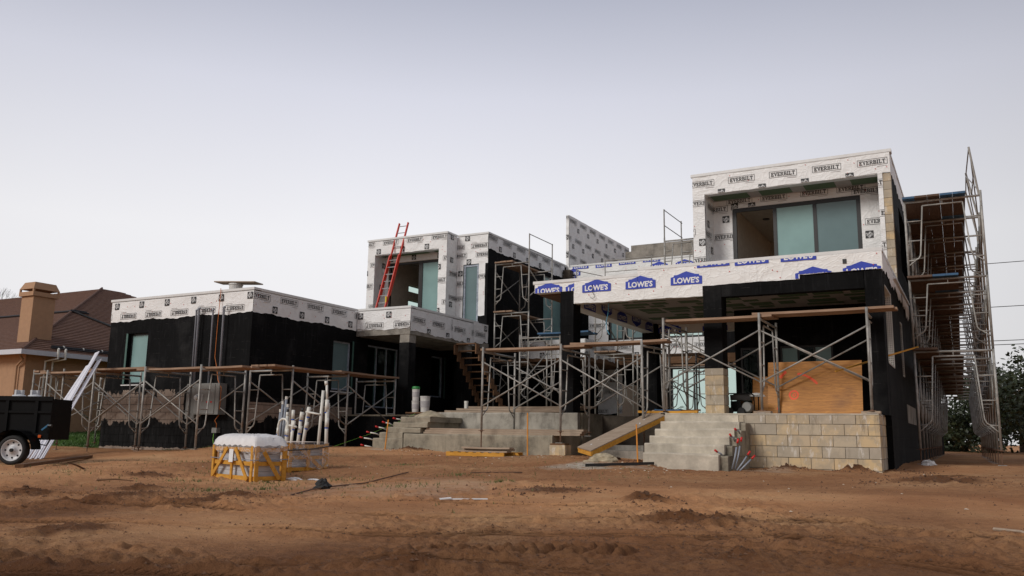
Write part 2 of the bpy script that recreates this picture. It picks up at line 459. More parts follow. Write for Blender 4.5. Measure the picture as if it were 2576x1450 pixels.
# ------------------------------------------------------------------ geometry helpers
def wloc(o):
    v = Vector((0, 0, 0))
    while o is not None:
        v += o.location
        o = o.parent
    return v
class MB:
    def __init__(s): s.v = []; s.f = []; s.mi = []; s.m = 0
    def face(s, pts):
        n = len(s.v); s.v += [tuple(p) for p in pts]; s.f.append(tuple(range(n, n + len(pts)))); s.mi.append(s.m)
    def box(s, x0, x1, y0, y1, z0, z1, jit=0):
        n = len(s.v)
        for x in (x0, x1):
            for y in (y0, y1):
                for z in (z0, z1):
                    s.v.append((x + random.uniform(-jit, jit), y + random.uniform(-jit, jit), z + random.uniform(-jit, jit)))
        for q in ((0, 1, 3, 2), (4, 6, 7, 5), (0, 4, 5, 1), (2, 3, 7, 6), (0, 2, 6, 4), (1, 5, 7, 3)):
            s.f.append(tuple(n + i for i in q)); s.mi.append(s.m)
    def beam(s, p, q, w, h, up=(0, 0, 1)):
        p = Vector(p); q = Vector(q); d = (q - p).normalized(); up = Vector(up)
        a = d.cross(up)
        if a.length < 1e-4: a = d.cross(Vector((1, 0, 0)))
        a.normalize(); c = a.cross(d).normalized()
        n = len(s.v)
        for e_ in (p, q):
            for i, j in ((-1, -1), (1, -1), (1, 1), (-1, 1)):
                s.v.append(tuple(e_ + a * i * w / 2 + c * j * h / 2))
        for qd in ((0, 3, 2, 1), (4, 5, 6, 7), (0, 1, 5, 4), (1, 2, 6, 5), (2, 3, 7, 6), (3, 0, 4, 7)):
            s.f.append(tuple(n + i for i in qd)); s.mi.append(s.m)
    def tube(s, pts, r, n=8, cap=True):
        pts = [Vector(p) for p in pts]
        rs = r if isinstance(r, (list, tuple)) else [r] * len(pts)
        base = len(s.v); prev = None
        for i, p in enumerate(pts):
            if i == 0: d = pts[1] - pts[0]
            elif i == len(pts) - 1: d = pts[-1] - pts[-2]
            else: d = (pts[i + 1] - p).normalized() + (p - pts[i - 1]).normalized()
            d.normalize()
            if prev is None:
                a = d.cross(Vector((0, 0, 1)))
                if a.length < 1e-3: a = d.cross(Vector((1, 0, 0)))
            else:
                a = prev - d * prev.dot(d)
            a.normalize(); prev = a; c = d.cross(a)
            for k in range(n):
                t = 2 * PI * k / n
                s.v.append(tuple(p + (a * math.cos(t) + c * math.sin(t)) * rs[i]))
        for i in range(len(pts) - 1):
            for k in range(n):
                k2 = (k + 1) % n
                s.f.append((base + i * n + k, base + i * n + k2, base + (i + 1) * n + k2, base + (i + 1) * n + k)); s.mi.append(s.m)
        if cap:
            s.f.append(tuple(base + k for k in reversed(range(n)))); s.mi.append(s.m)
            s.f.append(tuple(base + (len(pts) - 1) * n + k for k in range(n))); s.mi.append(s.m)
    def lathe(s, prof, c=(0, 0, 0), n=20, axis='z', M_=None):
        base = len(s.v)
        for r, h in prof:
            for k in range(n):
                t = 2 * PI * k / n
                if axis == 'z': p = Vector((c[0] + r * math.cos(t), c[1] + r * math.sin(t), c[2] + h))
                elif axis == 'y': p = Vector((c[0] + r * math.cos(t), c[1] + h, c[2] + r * math.sin(t)))
                else: p = Vector((c[0] + h, c[1] + r * math.cos(t), c[2] + r * math.sin(t)))
                s.v.append(tuple(p))
        for i in range(len(prof) - 1):
            for k in range(n):
                k2 = (k + 1) % n
                s.f.append((base + i * n + k, base + i * n + k2, base + (i + 1) * n + k2, base + (i + 1) * n + k)); s.mi.append(s.m)
    def mesh(s, name, mats, smooth=False, off=Vector((0, 0, 0))):
        me = bpy.data.meshes.new(name)
        vv = [(a[0] - off.x, a[1] - off.y, a[2] - off.z) for a in s.v] if off.length else s.v
        me.from_pydata(vv, [], s.f)
        for m_ in (mats if isinstance(mats, list) else [mats]): me.materials.append(m_)
        if any(s.mi): me.polygons.foreach_set("material_index", s.mi)
        if smooth: me.polygons.foreach_set("use_smooth", [True] * len(s.f))
        me.update()
        return me
    def build(s, name, mats, parent=None, kind=None, smooth=False, rel=True):
        off = wloc(parent) if (parent is not None and rel) else Vector((0, 0, 0))
        o = bpy.data.objects.new(name, s.mesh(name, mats, smooth, off))
        C.objects.link(o)
        if parent is not None: o.parent = parent
        if kind: o["kind"] = kind
        return o
def inst(name, me, parent=None, loc=(0, 0, 0), rot=(0, 0, 0)):
    o = bpy.data.objects.new(name, me); C.objects.link(o)
    o.parent = parent; o.location = loc; o.rotation_euler = rot
    return o
def thing(name, label, cat, loc=(0, 0, 0), rz=0, group=None):
    o = bpy.data.objects.new(name, None); C.objects.link(o)
    o.empty_display_size = .2
    o.location = loc; o.rotation_euler = (0, 0, rz)
    o["label"] = label; o["category"] = cat
    if group: o["group"] = group
    return o
def tag(o, label, cat, group=None):
    o["label"] = label; o["category"] = cat
    if group: o["group"] = group
    return o
def copy_tree(o, parent=None):
    c = o.copy(); C.objects.link(c)
    if parent is not None: c.parent = parent
    for ch in list(o.children): copy_tree(ch, c)
    return c
def stuff(o): o["kind"] = "stuff"; return o

# plane mapping: 'Y' faces the street (normal -Y), u = x ; 'X' faces right (normal +X), u = y
def PM(pl, val, u, z, d=0.0):
    return (u, val - d, z) if pl == 'Y' else (val + d, u, z)
def pbox(mb, pl, val, u0, u1, z0, z1, d0, d1, jit=0):
    if pl == 'Y': mb.box(u0, u1, val - d1, val - d0, z0, z1, jit)
    else: mb.box(val + d0, val + d1, u0, u1, z0, z1, jit)
def wall(name, pl, val, u0, u1, z0, z1, m, parent, openings=(), t=.2):
    mb = MB()
    us = sorted(set([u0, u1] + [x for o in openings for x in o[:2] if u0 < x < u1]))
    for a, c in zip(us[:-1], us[1:]):
        mid = (a + c) / 2
        ops = sorted([(max(o[2], z0), min(o[3], z1)) for o in openings if o[0] < mid < o[1]])
        zc = z0
        for oz0, oz1 in ops:
            if oz0 > zc + 1e-4: pbox(mb, pl, val, a, c, zc, oz0, -t, 0)
            zc = oz1
        if zc < z1 - 1e-4: pbox(mb, pl, val, a, c, zc, z1, -t, 0)
    return mb.build(name, m, parent)
def cap(name, pl, val, u0, u1, z, parent, h=.06, m=None, d=.03):
    mb = MB(); pbox(mb, pl, val, u0, u1, z - h, z, -.24, d)
    pbox(mb, pl, val, u0, u1, z - h - .012, z - h, 0, d - .008)
    return mb.build(name, m or M['flash'], parent)

# wrinkle shape shared by wrap and lettering
def wr(u, z):
    return (.0035 * math.sin(7.3 * u + 4 * z + 2.1 * math.sin(1.9 * u)) + .003 * math.sin(-5.1 * u + 11 * z + 1.3 * math.sin(3.1 * z + u))
            + .002 * math.sin(17 * u + 9 * math.sin(2.3 * z + .7 * u)))
# ---- letter shapes, unit height
GL = {
 'E': (.86, [[(0,0),(.8,0),(.8,.14),(0,.14)],[(0,.86),(.8,.86),(.8,1),(0,1)],[(.12,.14),(.35,.14),(.35,.86),(.12,.86)],[(.35,.43),(.6,.43),(.6,.57),(.35,.57)],[(.66,.14),(.8,.14),(.8,.3),(.7,.3)],[(.7,.7),(.8,.7),(.8,.86),(.66,.86)],[(.5,.34),(.6,.34),(.6,.66),(.5,.66)]]),
 'V': (.90, [[(0,.88),(.38,.88),(.38,1),(0,1)],[(.52,.88),(.88,.88),(.88,1),(.52,1)],[(.08,.9),(.31,.9),(.53,0),(.37,0)],[(.60,.9),(.78,.9),(.53,0),(.42,0)]]),
 'R': (.92, [[(0,0),(.45,0),(.45,.13),(0,.13)],[(0,.87),(.62,.87),(.62,1),(0,1)],[(.12,.13),(.34,.13),(.34,.87),(.12,.87)],[(.34,.42),(.62,.42),(.62,.55),(.34,.55)],[(.58,.5),(.7,.52),(.8,.65),(.8,.8),(.7,.95),(.58,1)],[(.42,.45),(.62,.45),(.84,.1),(.62,.1)],[(.6,0),(.92,0),(.92,.13),(.6,.13)]]),
 'B': (.90, [[(0,0),(.66,0),(.66,.13),(0,.13)],[(0,.87),(.62,.87),(.62,1),(0,1)],[(.12,.13),(.34,.13),(.34,.87),(.12,.87)],[(.34,.45),(.64,.45),(.64,.57),(.34,.57)],[(.58,.52),(.7,.56),(.78,.66),(.78,.84),(.7,.96),(.58,1)],[(.6,0),(.74,.03),(.84,.15),(.84,.37),(.74,.49),(.6,.52)]]),
 'I': (.54, [[(0,0),(.48,0),(.48,.13),(0,.13)],[(0,.87),(.48,.87),(.48,1),(0,1)],[(.13,.13),(.35,.13),(.35,.87),(.13,.87)]]),
 'L': (.84, [[(0,0),(.78,0),(.78,.14),(0,.14)],[(0,.87),(.47,.87),(.47,1),(0,1)],[(.12,.14),(.35,.14),(.35,.87),(.12,.87)],[(.64,.14),(.78,.14),(.78,.36),(.7,.36)]]),
 'T': (.86, [[(0,.86),(.84,.86),(.84,1),(0,1)],[(.31,.13),(.53,.13),(.53,.86),(.31,.86)],[(.17,0),(.67,0),(.67,.13),(.17,.13)],[(0,.64),(.1,.64),(.14,.86),(0,.86)],[(.74,.64),(.84,.64),(.84,.86),(.70,.86)]]),
}
def ev_polys():
    """EVERBILT in a thin box, centred at 0,0, about .68 wide. (layer, polygon)"""
    out = []
    word = 'EVERBILT'; H = .098
    W = sum(GL[c][0] for c in word)
    x = 0; k = .585 / (W * H)
    for c in word:
        for pol in GL[c][1]:
            out.append((0, [(-.2925 + (x + p[0]) * H * k, -H / 2 + p[1] * H) for p in pol]))
        x += GL[c][0]
    w, h, t = .335, .083, .008
    out += [(0, [(-w, -h), (w, -h), (w, -h + t), (-w, -h + t)]), (0, [(-w, h - t), (w, h - t), (w, h), (-w, h)]),
            (0, [(-w, -h + t), (-w + t, -h + t), (-w + t, h - t), (-w, h - t)]), (0, [(w - t, -h + t), (w, -h + t), (w, h - t), (w - t, h - t)])]
    out.append((1, [(.10, -.125), (.32, -.125), (.32, -.113), (.10, -.113)]))
    return out
def text_polys(txt, size, bold=0.0, spacing=1.0):
    cu = bpy.data.curves.new("t", 'FONT'); cu.body = txt; cu.size = 1; cu.align_x = 'CENTER'
    cu.offset = bold; cu.resolution_u = 2; cu.space_character = spacing
    o = bpy.data.objects.new("t", cu); C.objects.link(o)
    dg = bpy.context.evaluated_depsgraph_get(); dg.update()
    me = bpy.data.meshes.new_from_object(o.evaluated_get(dg))
    xs = [v_.co.x for v_ in me.vertices]; ys = [v_.co.y for v_ in me.vertices]
    cx, cy = (min(xs) + max(xs)) / 2, (min(ys) + max(ys)) / 2
    sx = size[0] / (max(xs) - min(xs)); sy = size[1] / (max(ys) - min(ys))
    pol = [[((me.vertices[i].co.x - cx) * sx, (me.vertices[i].co.y - cy) * sy) for i in p.vertices] for p in me.polygons]
    bpy.data.objects.remove(o); bpy.data.curves.remove(cu); bpy.data.meshes.remove(me)
    return pol
def rot2(p, a): return (p[0] * math.cos(a) - p[1] * math.sin(a), p[0] * math.sin(a) + p[1] * math.cos(a))
EV = ev_polys()
_the, _home, _depot = text_polys("THE", (.045, .028), .03), text_polys("HOME", (.125, .05), .03), text_polys("DEPOT", (.135, .05), .03)
HD = [(0, [(-.092, -.092), (.092, -.092), (.092, .092), (-.092, .092)])]
for pol, off in ((_the, (-.035, .062)), (_home, (0, .018)), (_depot, (.0, -.042))):
    for p in pol: HD.append((2, [rot2((q[0] + off[0], q[1] + off[1]), math.radians(42)) for q in p]))
LW_ = [(3, [(-.345, -.14), (.345, -.14), (.345, .03), (.275, .045), (.275, .075), (.20, .08), (0, .15), (-.20, .08), (-.275, .075), (-.275, .045), (-.345, .03)])]
for p in text_polys("LOWE'S", (.56, .13), .035): LW_.append((2, [(q[0], q[1] - .045) for q in p]))

def clip(poly, u0, u1, z0, z1):
    def cl(P, f, inter):
        out = []
        for i in range(len(P)):
            a, b_ = P[i - 1], P[i]
            fa, fb = f(a), f(b_)
            if fb >= 0:
                if fa < 0: out.append(inter(a, b_, fa, fb))
                out.append(b_)
            elif fa >= 0: out.append(inter(a, b_, fa, fb))
        return out
    it = lambda a, b_, fa, fb: (a[0] + (b_[0] - a[0]) * fa / (fa - fb), a[1] + (b_[1] - a[1]) * fa / (fa - fb))
    for f in (lambda p: p[0] - u0, lambda p: u1 - p[0], lambda p: p[1] - z0, lambda p: z1 - p[1]):
        if len(poly) < 3: return []
        poly = cl(poly, f, it)
    return poly
def letters(pl, val, rect, marks, parent, d0=.02, name='lettering'):
    """marks: (kind polys, u, z, flip, scale)"""
    u0, u1, z0, z1 = rect
    for pols, cu, cz, flip, scl in marks:
        if cu < u0 - .5 or cu > u1 + .5 or cz < z0 - .3 or cz > z1 + .3: continue
        mb = MB()
        tilt = random.uniform(-.012, .012)
        for layer, pol in pols:
            P = [rot2((p[0] * scl, p[1] * scl), (PI if flip else 0) + tilt) for p in pol]
            P = clip([(cu + p[0], cz + p[1]) for p in P], u0, u1, z0, z1)
            if len(P) < 3: continue
            mb.m = layer
            lay = {0: 0, 1: 0, 2: .003, 3: 0}[layer]
            mb.face([PM(pl, val, p[0], p[1], d0 + .012 + lay) for p in P])
        if mb.f: mb.build('printed_logo', [M['print'], M['printgrey'], M['white'], M['blue']], parent)
PITCH, ROW = 1.035, .757
def ev_marks(u0, u1, z0, z1, uph, zph, flip=False):
    out = []
    for k in range(-6, 8):
        z_ = zph + k * ROW; uo = uph + (PITCH / 2 if k % 2 else 0)
        n0 = int((u0 - uo) / PITCH) - 1
        for i in range(n0, n0 + int((u1 - u0) / PITCH) + 4):
            u = uo + i * PITCH
            out.append((EV, u, z_, flip, 1.0))
            out.append((HD, u + PITCH / 2, z_ + (.30 if flip else -.29), flip, 1.0))
    return out
def wrap(pl, val, u0, u1, z0, z1, parent, marks=None, ragged=.02, m='wrap', d0=.014, staples=True, name='house_wrap'):
    nu = max(2, int((u1 - u0) / .06)); nz = max(2, int((z1 - z0) / .06))
    mb = MB()
    for j in range(nz + 1):
        for i in range(nu + 1):
            u = u0 + (u1 - u0) * i / nu
            zb = z0 + ragged * (math.sin(3.1 * u + 1) + .6 * math.sin(9.7 * u) + .4 * math.sin(23 * u))
            z_ = zb + (z1 - zb) * j / nz
            mb.v.append(PM(pl, val, u, z_, d0 + wr(u, z_)))
    for j in range(nz):
        for i in range(nu):
            a = j * (nu + 1) + i
            mb.f.append((a, a + 1, a + nu + 2, a + nu + 1)); mb.mi.append(0)
    o = mb.build(name, M[m], parent, smooth=True)
    if marks: letters(pl, val, (u0 + .002, u1 - .002, z0 + abs(ragged) * 1.2, z1), marks, o, d0)
    if staples:
        s = MB()
        for k in range(int((u1 - u0) * (z1 - z0) * 3.0) + 2):
            u = random.uniform(u0 + .03, u1 - .03); z_ = random.uniform(z0 + .05, z1 - .03)
            c = PM(pl, val, u, z_, d0 + .008 + wr(u, z_))
            pts = []
            for t in range(6):
                du, dz = .012 * math.cos(t * PI / 3), .012 * math.sin(t * PI / 3)
                pts.append(PM(pl, val, u + du, z_ + dz, d0 + .013 + wr(u, z_)))
            s.face(pts)
        stuff(s.build('cap_nails', M['redcap'], o))
    return o
def blocks(pl, val, u0, u1, rows, parent, m, course=.203, length=.4, d=.012, first=0, gap=.010, back=.05, jit=.002, skip=None):
    """individually laid blocks; rows = list of row top z values"""
    cache = {}
    for ri, zt in enumerate(rows):
        zb = zt - course + gap
        x = u0 - (length / 2 if (ri + first) % 2 else 0)
        while x < u1 - .02:
            a, c = max(x, u0), min(x + length - gap, u1)
            if c - a > .03 and not (skip and skip(a, c, zb, zt)):
                mb = MB(); pbox(mb, pl, val, a, c, zb, zt, -back, d + random.uniform(-.002, .003), 0)
                mb.build('block', m, parent)
            x += length
def window(pl, val, u0, u1, z0, z1, parent, npane=1, fr=.05, inset=.10, glass='glass', frame='frame', glasses=None, name='window', handle=False):
    mb = MB()
    pbox(mb, pl, val, u0, u0 + fr, z0, z1, -inset - .05, -inset + .02); pbox(mb, pl, val, u1 - fr, u1, z0, z1, -inset - .05, -inset + .02)
    pbox(mb, pl, val, u0 + fr, u1 - fr, z1 - fr, z1, -inset - .05, -inset + .017); pbox(mb, pl, val, u0 + fr, u1 - fr, z0, z0 + fr, -inset - .05, -inset + .017)
    w = (u1 - u0 - 2 * fr) / npane
    for i in range(1, npane):
        c = u0 + fr + i * w
        pbox(mb, pl, val, c - fr * .45, c + fr * .45, z0 + fr, z1 - fr, -inset - .045, -inset + .014)
    o = mb.build(name, M[frame], parent)
    for i in range(npane):
        g = (glasses[i] if glasses else glass)
        if g is None: continue
        a = u0 + fr + i * w; p = MB()
        pbox(p, pl, val, a + (fr * .45 if i else 0), a + w - (fr * .45 if i < npane - 1 else 0), z0 + fr, z1 - fr, -inset - .02, -inset - .005)
        p.build('pane', M[g], o)
    return o
def slabbox(name, x0, x1, y0, y1, z0, z1, m, parent):
    mb = MB(); mb.box(x0, x1, y0, y1, z0, z1); return mb.build(name, m, parent)

# ------------------------------------------------------------------ GROUND
CP = [(-1.5,16.6,-.53),(-5.9,16.4,-.50),(-4,15.2,-.55),(-11.9,16.8,-.37),(-9.5,16,-.40),(-8,16.5,-.36),(-12.9,17,-.30),(-14.3,17.3,-.33),(-16.1,15.7,-.36),
      (-17.8,14.4,-.50),(-19.7,14.2,-.56),(-21.5,15.7,-.5),(-18,11,-.64),(-15.6,9.7,-.66),(-9,9,-.655),(-5,6,-.64),(0,5,-.64),(-3,3,-.66),(-9,5,-.66),(-11.4,13.2,-.45),
      (0,20,-.43),(.4,30,-.48),(0,45,-.5),(5,20,-.46),(8,40,-.5),(-26.2,16,-.07),(-26.2,20,-.03),(-24,17.6,-.18),(-22.6,16.2,-.46),(-24,22,-.05),(-30,12,-.5),(-23,14,-.58),
      (-35,18,0),(-7,13,-.52),(3,14,-.52),(-7.3,16.2,-.38),(-6.6,15,-.38),(-10,12,-.56),(6,8,-.6),(0,80,-.5),(-60,80,-.2),(-20,60,-.3),(30,60,-.5),(-3.5,12,-.58),(-14,11.5,-.58)]
CPa = np.array(CP)
def base_h(x, y):
    d2 = (x[..., None] - CPa[:, 0]) ** 2 + (y[..., None] - CPa[:, 1]) ** 2 + .6
    w = d2 ** -1.9
    return (w * CPa[:, 2]).sum(-1) / w.sum(-1)
rng = np.random.RandomState(3)
GR = [rng.rand(256, 256) for _ in range(6)]
CHV = 0
def vnoise(x, y, s, k):
    x = x * s + 37.3 * k; y = y * s + 11.9 * k
    xi = np.floor(x).astype(int); yi = np.floor(y).astype(int)
    fx = x - xi; fy = y - yi
    fx = fx * fx * (3 - 2 * fx); fy = fy * fy * (3 - 2 * fy)
    g = GR[k % 6]
    a = g[xi % 256, yi % 256]; b_ = g[(xi + 1) % 256, yi % 256]; c = g[xi % 256, (yi + 1) % 256]; d = g[(xi + 1) % 256, (yi + 1) % 256]
    return (a * (1 - fx) + b_ * fx) * (1 - fy) + (c * (1 - fx) + d * fx) * fy - .5
TRACKS = [  # polylines on the ground, half width
    ([(-12, 5.0), (-8.5, 5.9), (-6.2, 6.6), (-4.6, 7.2), (-3.2, 7.55), (-1.8, 7.5), (.2, 6.9), (3, 5.8)], .12),
    ([(-9, 2.6), (-5, 4.3), (-3.73, 4.75), (-3.33, 5.04), (-2.93, 5.40), (-1.9, 5.75), (0, 6.7), (3, 8.5)], .13),
    ([(-7, 1.5), (-3.6, 3.1), (-2.99, 3.58), (-2.4, 3.95), (-2.11, 4.08), (-1.55, 4.1), (0, 4.1), (3, 4.1)], .12),
    ([(-2.6, 5.0), (-2.1, 5.30), (-1.55, 5.43), (-.97, 5.39), (-.25, 5.13), (1.5, 4.5)], .13),
    ([(-2.2, 5.9), (-1.5, 6.05), (-.86, 5.93), (-.07, 5.43), (1.5, 4.9)], .13),
    ([(-8, 4.4), (-5, 5.6), (-3.6, 6.15), (-2.4, 6.6), (-1.0, 7.3)], .12),
    ([(-4.3, 2.3), (-3.2, 2.95), (-2.2, 3.35), (-1.2, 3.4), (.5, 3.2)], .12),
]
MOUNDS = [(-2.9, 8.15, .055, .34), (-1.95, 16.25, .10, .35), (-3.1, 16.15, .07, .45), (-4.3, 8.9, .03, .6), (-7.47, 5.86, .05, .6), (-7.0, 4.9, .05, .6), (-6.2, 5.5, .04, .5), (-8.8, 5.6, .05, .6), (-6.5, 6.2, .05, .5), (-2.6, 3.75, .05, .5), (-5.2, 3.6, .04, .5), (-1.2, 4.7, .04, .4),
          (-8.3, 6.6, .05, .5), (-1.25, 17.2, .06, .5), (-11.6, 16.5, .06, .6), (-5.6, 15.3, .04, .4), (-.5, 13, .05, 1.0), (-10.4, 8.4, .05, .5), (-2.0, 6.6, .06, .7), (-6.4, 15.9, .06, .5)]
def ground_full(x, y):
    r = np.sqrt(x * x + y * y)
    h = base_h(x, y)
    near = np.clip(1.2 - r / 40, .15, 1)
    h = h + near * (.05 * vnoise(x, y, .35, 0) + .03 * vnoise(x, y, 1.1, 1) + .020 * vnoise(x, y, 2.7, 2))
    trk = np.zeros_like(x)
    for pl_, hw_ in TRACKS:
        for (x0, y0), (x1, y1) in zip(pl_[:-1], pl_[1:]):
            L = math.hypot(x1 - x0, y1 - y0); t = np.clip(((x - x0) * (x1 - x0) + (y - y0) * (y1 - y0)) / L / L, 0, 1)
            trk = np.maximum(trk, np.clip((hw_ + .05 - np.hypot(x - x0 - t * (x1 - x0), y - y0 - t * (y1 - y0))) / .05, 0, 1))
    churn = (1 - .85 * trk) * np.clip(vnoise(x, y, .8, 3) * 3.2 + .55 + .8 * vnoise(x, y, 2.1, 0), .12, 1)
    bil = .5 - np.abs(vnoise(x, y, 6.0, 3)) * 2
    h = h + near * churn * (.030 * vnoise(x, y, 6.5, 3) + .020 * bil + .040 * vnoise(x, y, 14, 4) + .034 * vnoise(x, y, 29, 5) * np.clip(1.5 - r / 16, 0, 1))
    fine_amp = churn
    rid = np.abs(vnoise(x * .45 + y * .12, y * 1.6 - x * .9, 1.2, 5))
    h = h + near * .035 * (.25 - rid) * np.clip(1.6 - r / 9, 0, 1)
    tu = np.zeros_like(x); tm = np.zeros_like(x); rough = np.zeros_like(x)
    for pl, hw in TRACKS:
        best = np.full_like(x, 9.0); sg = np.zeros_like(x); al = np.zeros_like(x); acc = 0
        for (x0, y0), (x1, y1) in zip(pl[:-1], pl[1:]):
            L = math.hypot(x1 - x0, y1 - y0); dx, dy = (x1 - x0) / L, (y1 - y0) / L
            t = np.clip((x - x0) * dx + (y - y0) * dy, 0, L)
            px, py = x0 + t * dx, y0 + t * dy
            d = np.hypot(x - px, y - py); s_ = (x - x0) * (-dy) + (y - y0) * dx
            mskk = d < best
            best = np.where(mskk, d, best); sg = np.where(mskk, s_, sg); al = np.where(mskk, acc + t, al); acc += L
        brk = np.clip(vnoise(al, al * 0 + hw * 50 + pl[0][0], 1.0, 2) * 4 + 1.5, 0, 1)
        mk = np.clip((hw - best) / .03, 0, 1) * brk
        h = h - .016 * np.clip((hw + .02 - best) / .05, 0, 1) * brk + .016 * np.exp(-((best - hw - .05) / .045) ** 2) * brk * (1 + 1.2 * vnoise(x, y, 7, 1))
        # lug prints
        h = h + .013 * mk * np.sin(2 * PI * sg / .115)
        flat = np.where(mk > 0, mk, 0) if pl is TRACKS[0][0] else np.maximum(flat, mk)
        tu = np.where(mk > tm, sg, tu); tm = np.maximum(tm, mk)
    # chevron tractor prints
    cx, cy = -2.45, 4.72
    ang = .42; ca, sa = math.cos(ang), math.sin(ang)
    pu = (x - cx) * ca + (y - cy) * sa; pv = -(x - cx) * sa + (y - cy) * ca
    mk = np.clip((.75 - np.abs(pu)) / .15, 0, 1) * np.clip((.21 - np.abs(pv)) / .04, 0, 1)
    h = h + mk * .032 * np.sin(2 * PI * (pu + np.abs(pv) * .7) / .125)
    damp_vignette = np.clip(1.0 - (r - 3.2) / 5.0 + vnoise(x, y, .5, 1) * 1.0, 0, .85) * .85 + np.clip(vnoise(x, y, .28, 4) * 1.6, 0, .30)  # moist patches, plus vignette darkening near the camera painted into the soil
    for mx_, my_, mh, mr_ in MOUNDS:
        d = np.hypot(x - mx_, y - my_) / mr_
        g = np.exp(-d * d * 2)
        h = h + g * mh * (1 + 1.3 * vnoise(x, y, 9, 3) + .9 * vnoise(x, y, 22, 4))
        damp_vignette = np.maximum(damp_vignette, np.clip(g * 1.5 - .3, 0, .9))
    lawn = np.clip((-(x + 21.4) * 2.5), 0, 1) * np.clip((y - 15.35 + .2 * vnoise(x, y, 3, 2)) * 4, 0, 1)
    damp_vignette = np.where(lawn > .5, 0, damp_vignette)
    pale = np.zeros_like(x)
    for px_, py_, pr_, ps_ in ((-6.0, 13.8, .8, 1.0), (-5.2, 14.3, .5, .6), (-12.3, 16.3, .5, .8), (-3.3, 15.6, .5, .5), (-8.6, 15.9, .6, .35), (-6.0, 8.5, 1.6, .25), (-15.5, 15.0, .8, .3)):
        pale = np.maximum(pale, ps_ * np.clip(1.6 - 1.6 * np.hypot(x - px_, (y - py_) * 1.0) / pr_ + 1.6 * vnoise(x, y, 2.5, 1), 0, 1))
    return h, tu, tm, damp_vignette, lawn, pale
def hz(x, y): return float(ground_full(np.array([float(x)]), np.array([float(y)]))[0][0])
rr = [1.3]
while rr[-1] < 420: rr.append(rr[-1] * (1.0042 if rr[-1] < 9 else 1.0065 if rr[-1] < 30 else 1.03))
rr = np.array(rr); th = np.linspace(math.radians(90 - 50), math.radians(90 + 100), 1000)
R_, T_ = np.meshgrid(rr, th, indexing='ij')
gx, gy = R_ * np.cos(T_), R_ * np.sin(T_)
h, tu, tm, damp_vignette, lawn, pale = ground_full(gx, gy)
nr, nt_ = gx.shape
me = bpy.data.meshes.new("ground")
vs = np.stack([gx, gy, h], -1).reshape(-1, 3)
idx = (np.arange(nr - 1)[:, None] * nt_ + np.arange(nt_ - 1)[None, :]).reshape(-1)
fc = np.stack([idx, idx + nt_, idx + nt_ + 1, idx + 1], -1)
me.vertices.add(len(vs)); me.vertices.foreach_set("co", vs.astype(np.float32).ravel())
me.loops.add(fc.size); me.loops.foreach_set("vertex_index", fc.astype(np.int32).ravel())
me.polygons.add(len(fc)); me.polygons.foreach_set("loop_start", np.arange(0, fc.size, 4, dtype=np.int32))
me.polygons.foreach_set("use_smooth", np.ones(len(fc), dtype=bool))
me.update(calc_edges=True)
for nm, arr in (("track_u", tu), ("track_m", tm), ("damp_vignette", damp_vignette), ("lawn", lawn), ("pale", pale)):
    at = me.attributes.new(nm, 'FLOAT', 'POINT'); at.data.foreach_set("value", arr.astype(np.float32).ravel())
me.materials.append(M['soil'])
g = bpy.data.objects.new("ground", me); C.objects.link(g); g["kind"] = "structure"
# the rest of the plain round the site
mb = MB(); mb.face([(-900, -900, -.95), (900, -900, -.95), (900, 900, -.95), (-900, 900, -.95)])
o = mb.build("terrain", M['soil']); o["kind"] = "structure"

# ------------------------------------------------------------------ HOUSE
house = thing('unfinished_house', 'large flat roofed house under construction with black coated walls and white wrapped parapets', 'house', (-9, 22, 0))
H = house
# ---- left wing
lw_front = wall('wall', 'Y', 15.76, -21.65, -16.14, -.9, 3.60, M['black'], H, [(-20.85, -20.03, 1.27, 2.68)])
lw_side = wall('wall', 'X', -16.14, 15.961, 26.0, -.9, 3.60, M['black'], H, [(18.95, 19.80, 1.24, 2.66), (20.53, 22.15, .80, 2.68), (24.0, 24.8, 1.27, 2.66)])
wall('wall', 'X', -21.45, 15.961, 26, -.9, 3.60, M['black'], H)
wall('wall', 'Y', 26, -21.45, -16.14, -.9, 3.60, M['black'], H)
slabbox('roof', -21.4, -16.36, 15.98, 26, 3.2, 3.35, M['concgrey'], H)
slabbox('floor', -21.4, -16.36, 15.98, 26, .42, .5, M['concgrey'], H)
rows = [1.10 - .203 * k for k in range(9)]
blocks('Y', 15.76, -21.65, -16.128, rows, lw_front, M['blockpaint'], d=.010)
blocks('X', -16.14, 15.752, 19.9, rows[1:8], lw_side, M['blockpaint'], d=.010)
window('Y', 15.76, -20.85, -20.03, 1.27, 2.68, H, 1, .05, .12, 'glass', 'frame')
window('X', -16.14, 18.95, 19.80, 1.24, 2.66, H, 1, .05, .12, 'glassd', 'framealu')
window('X', -16.14, 20.53, 22.15, .80, 2.68, H, 3, .045, .10, 'clear', 'framealu', name='sliding_door')
window('X', -16.14, 24.0, 24.8, 1.27, 2.66, H, 1, .05, .12, 'clear', 'framealu')
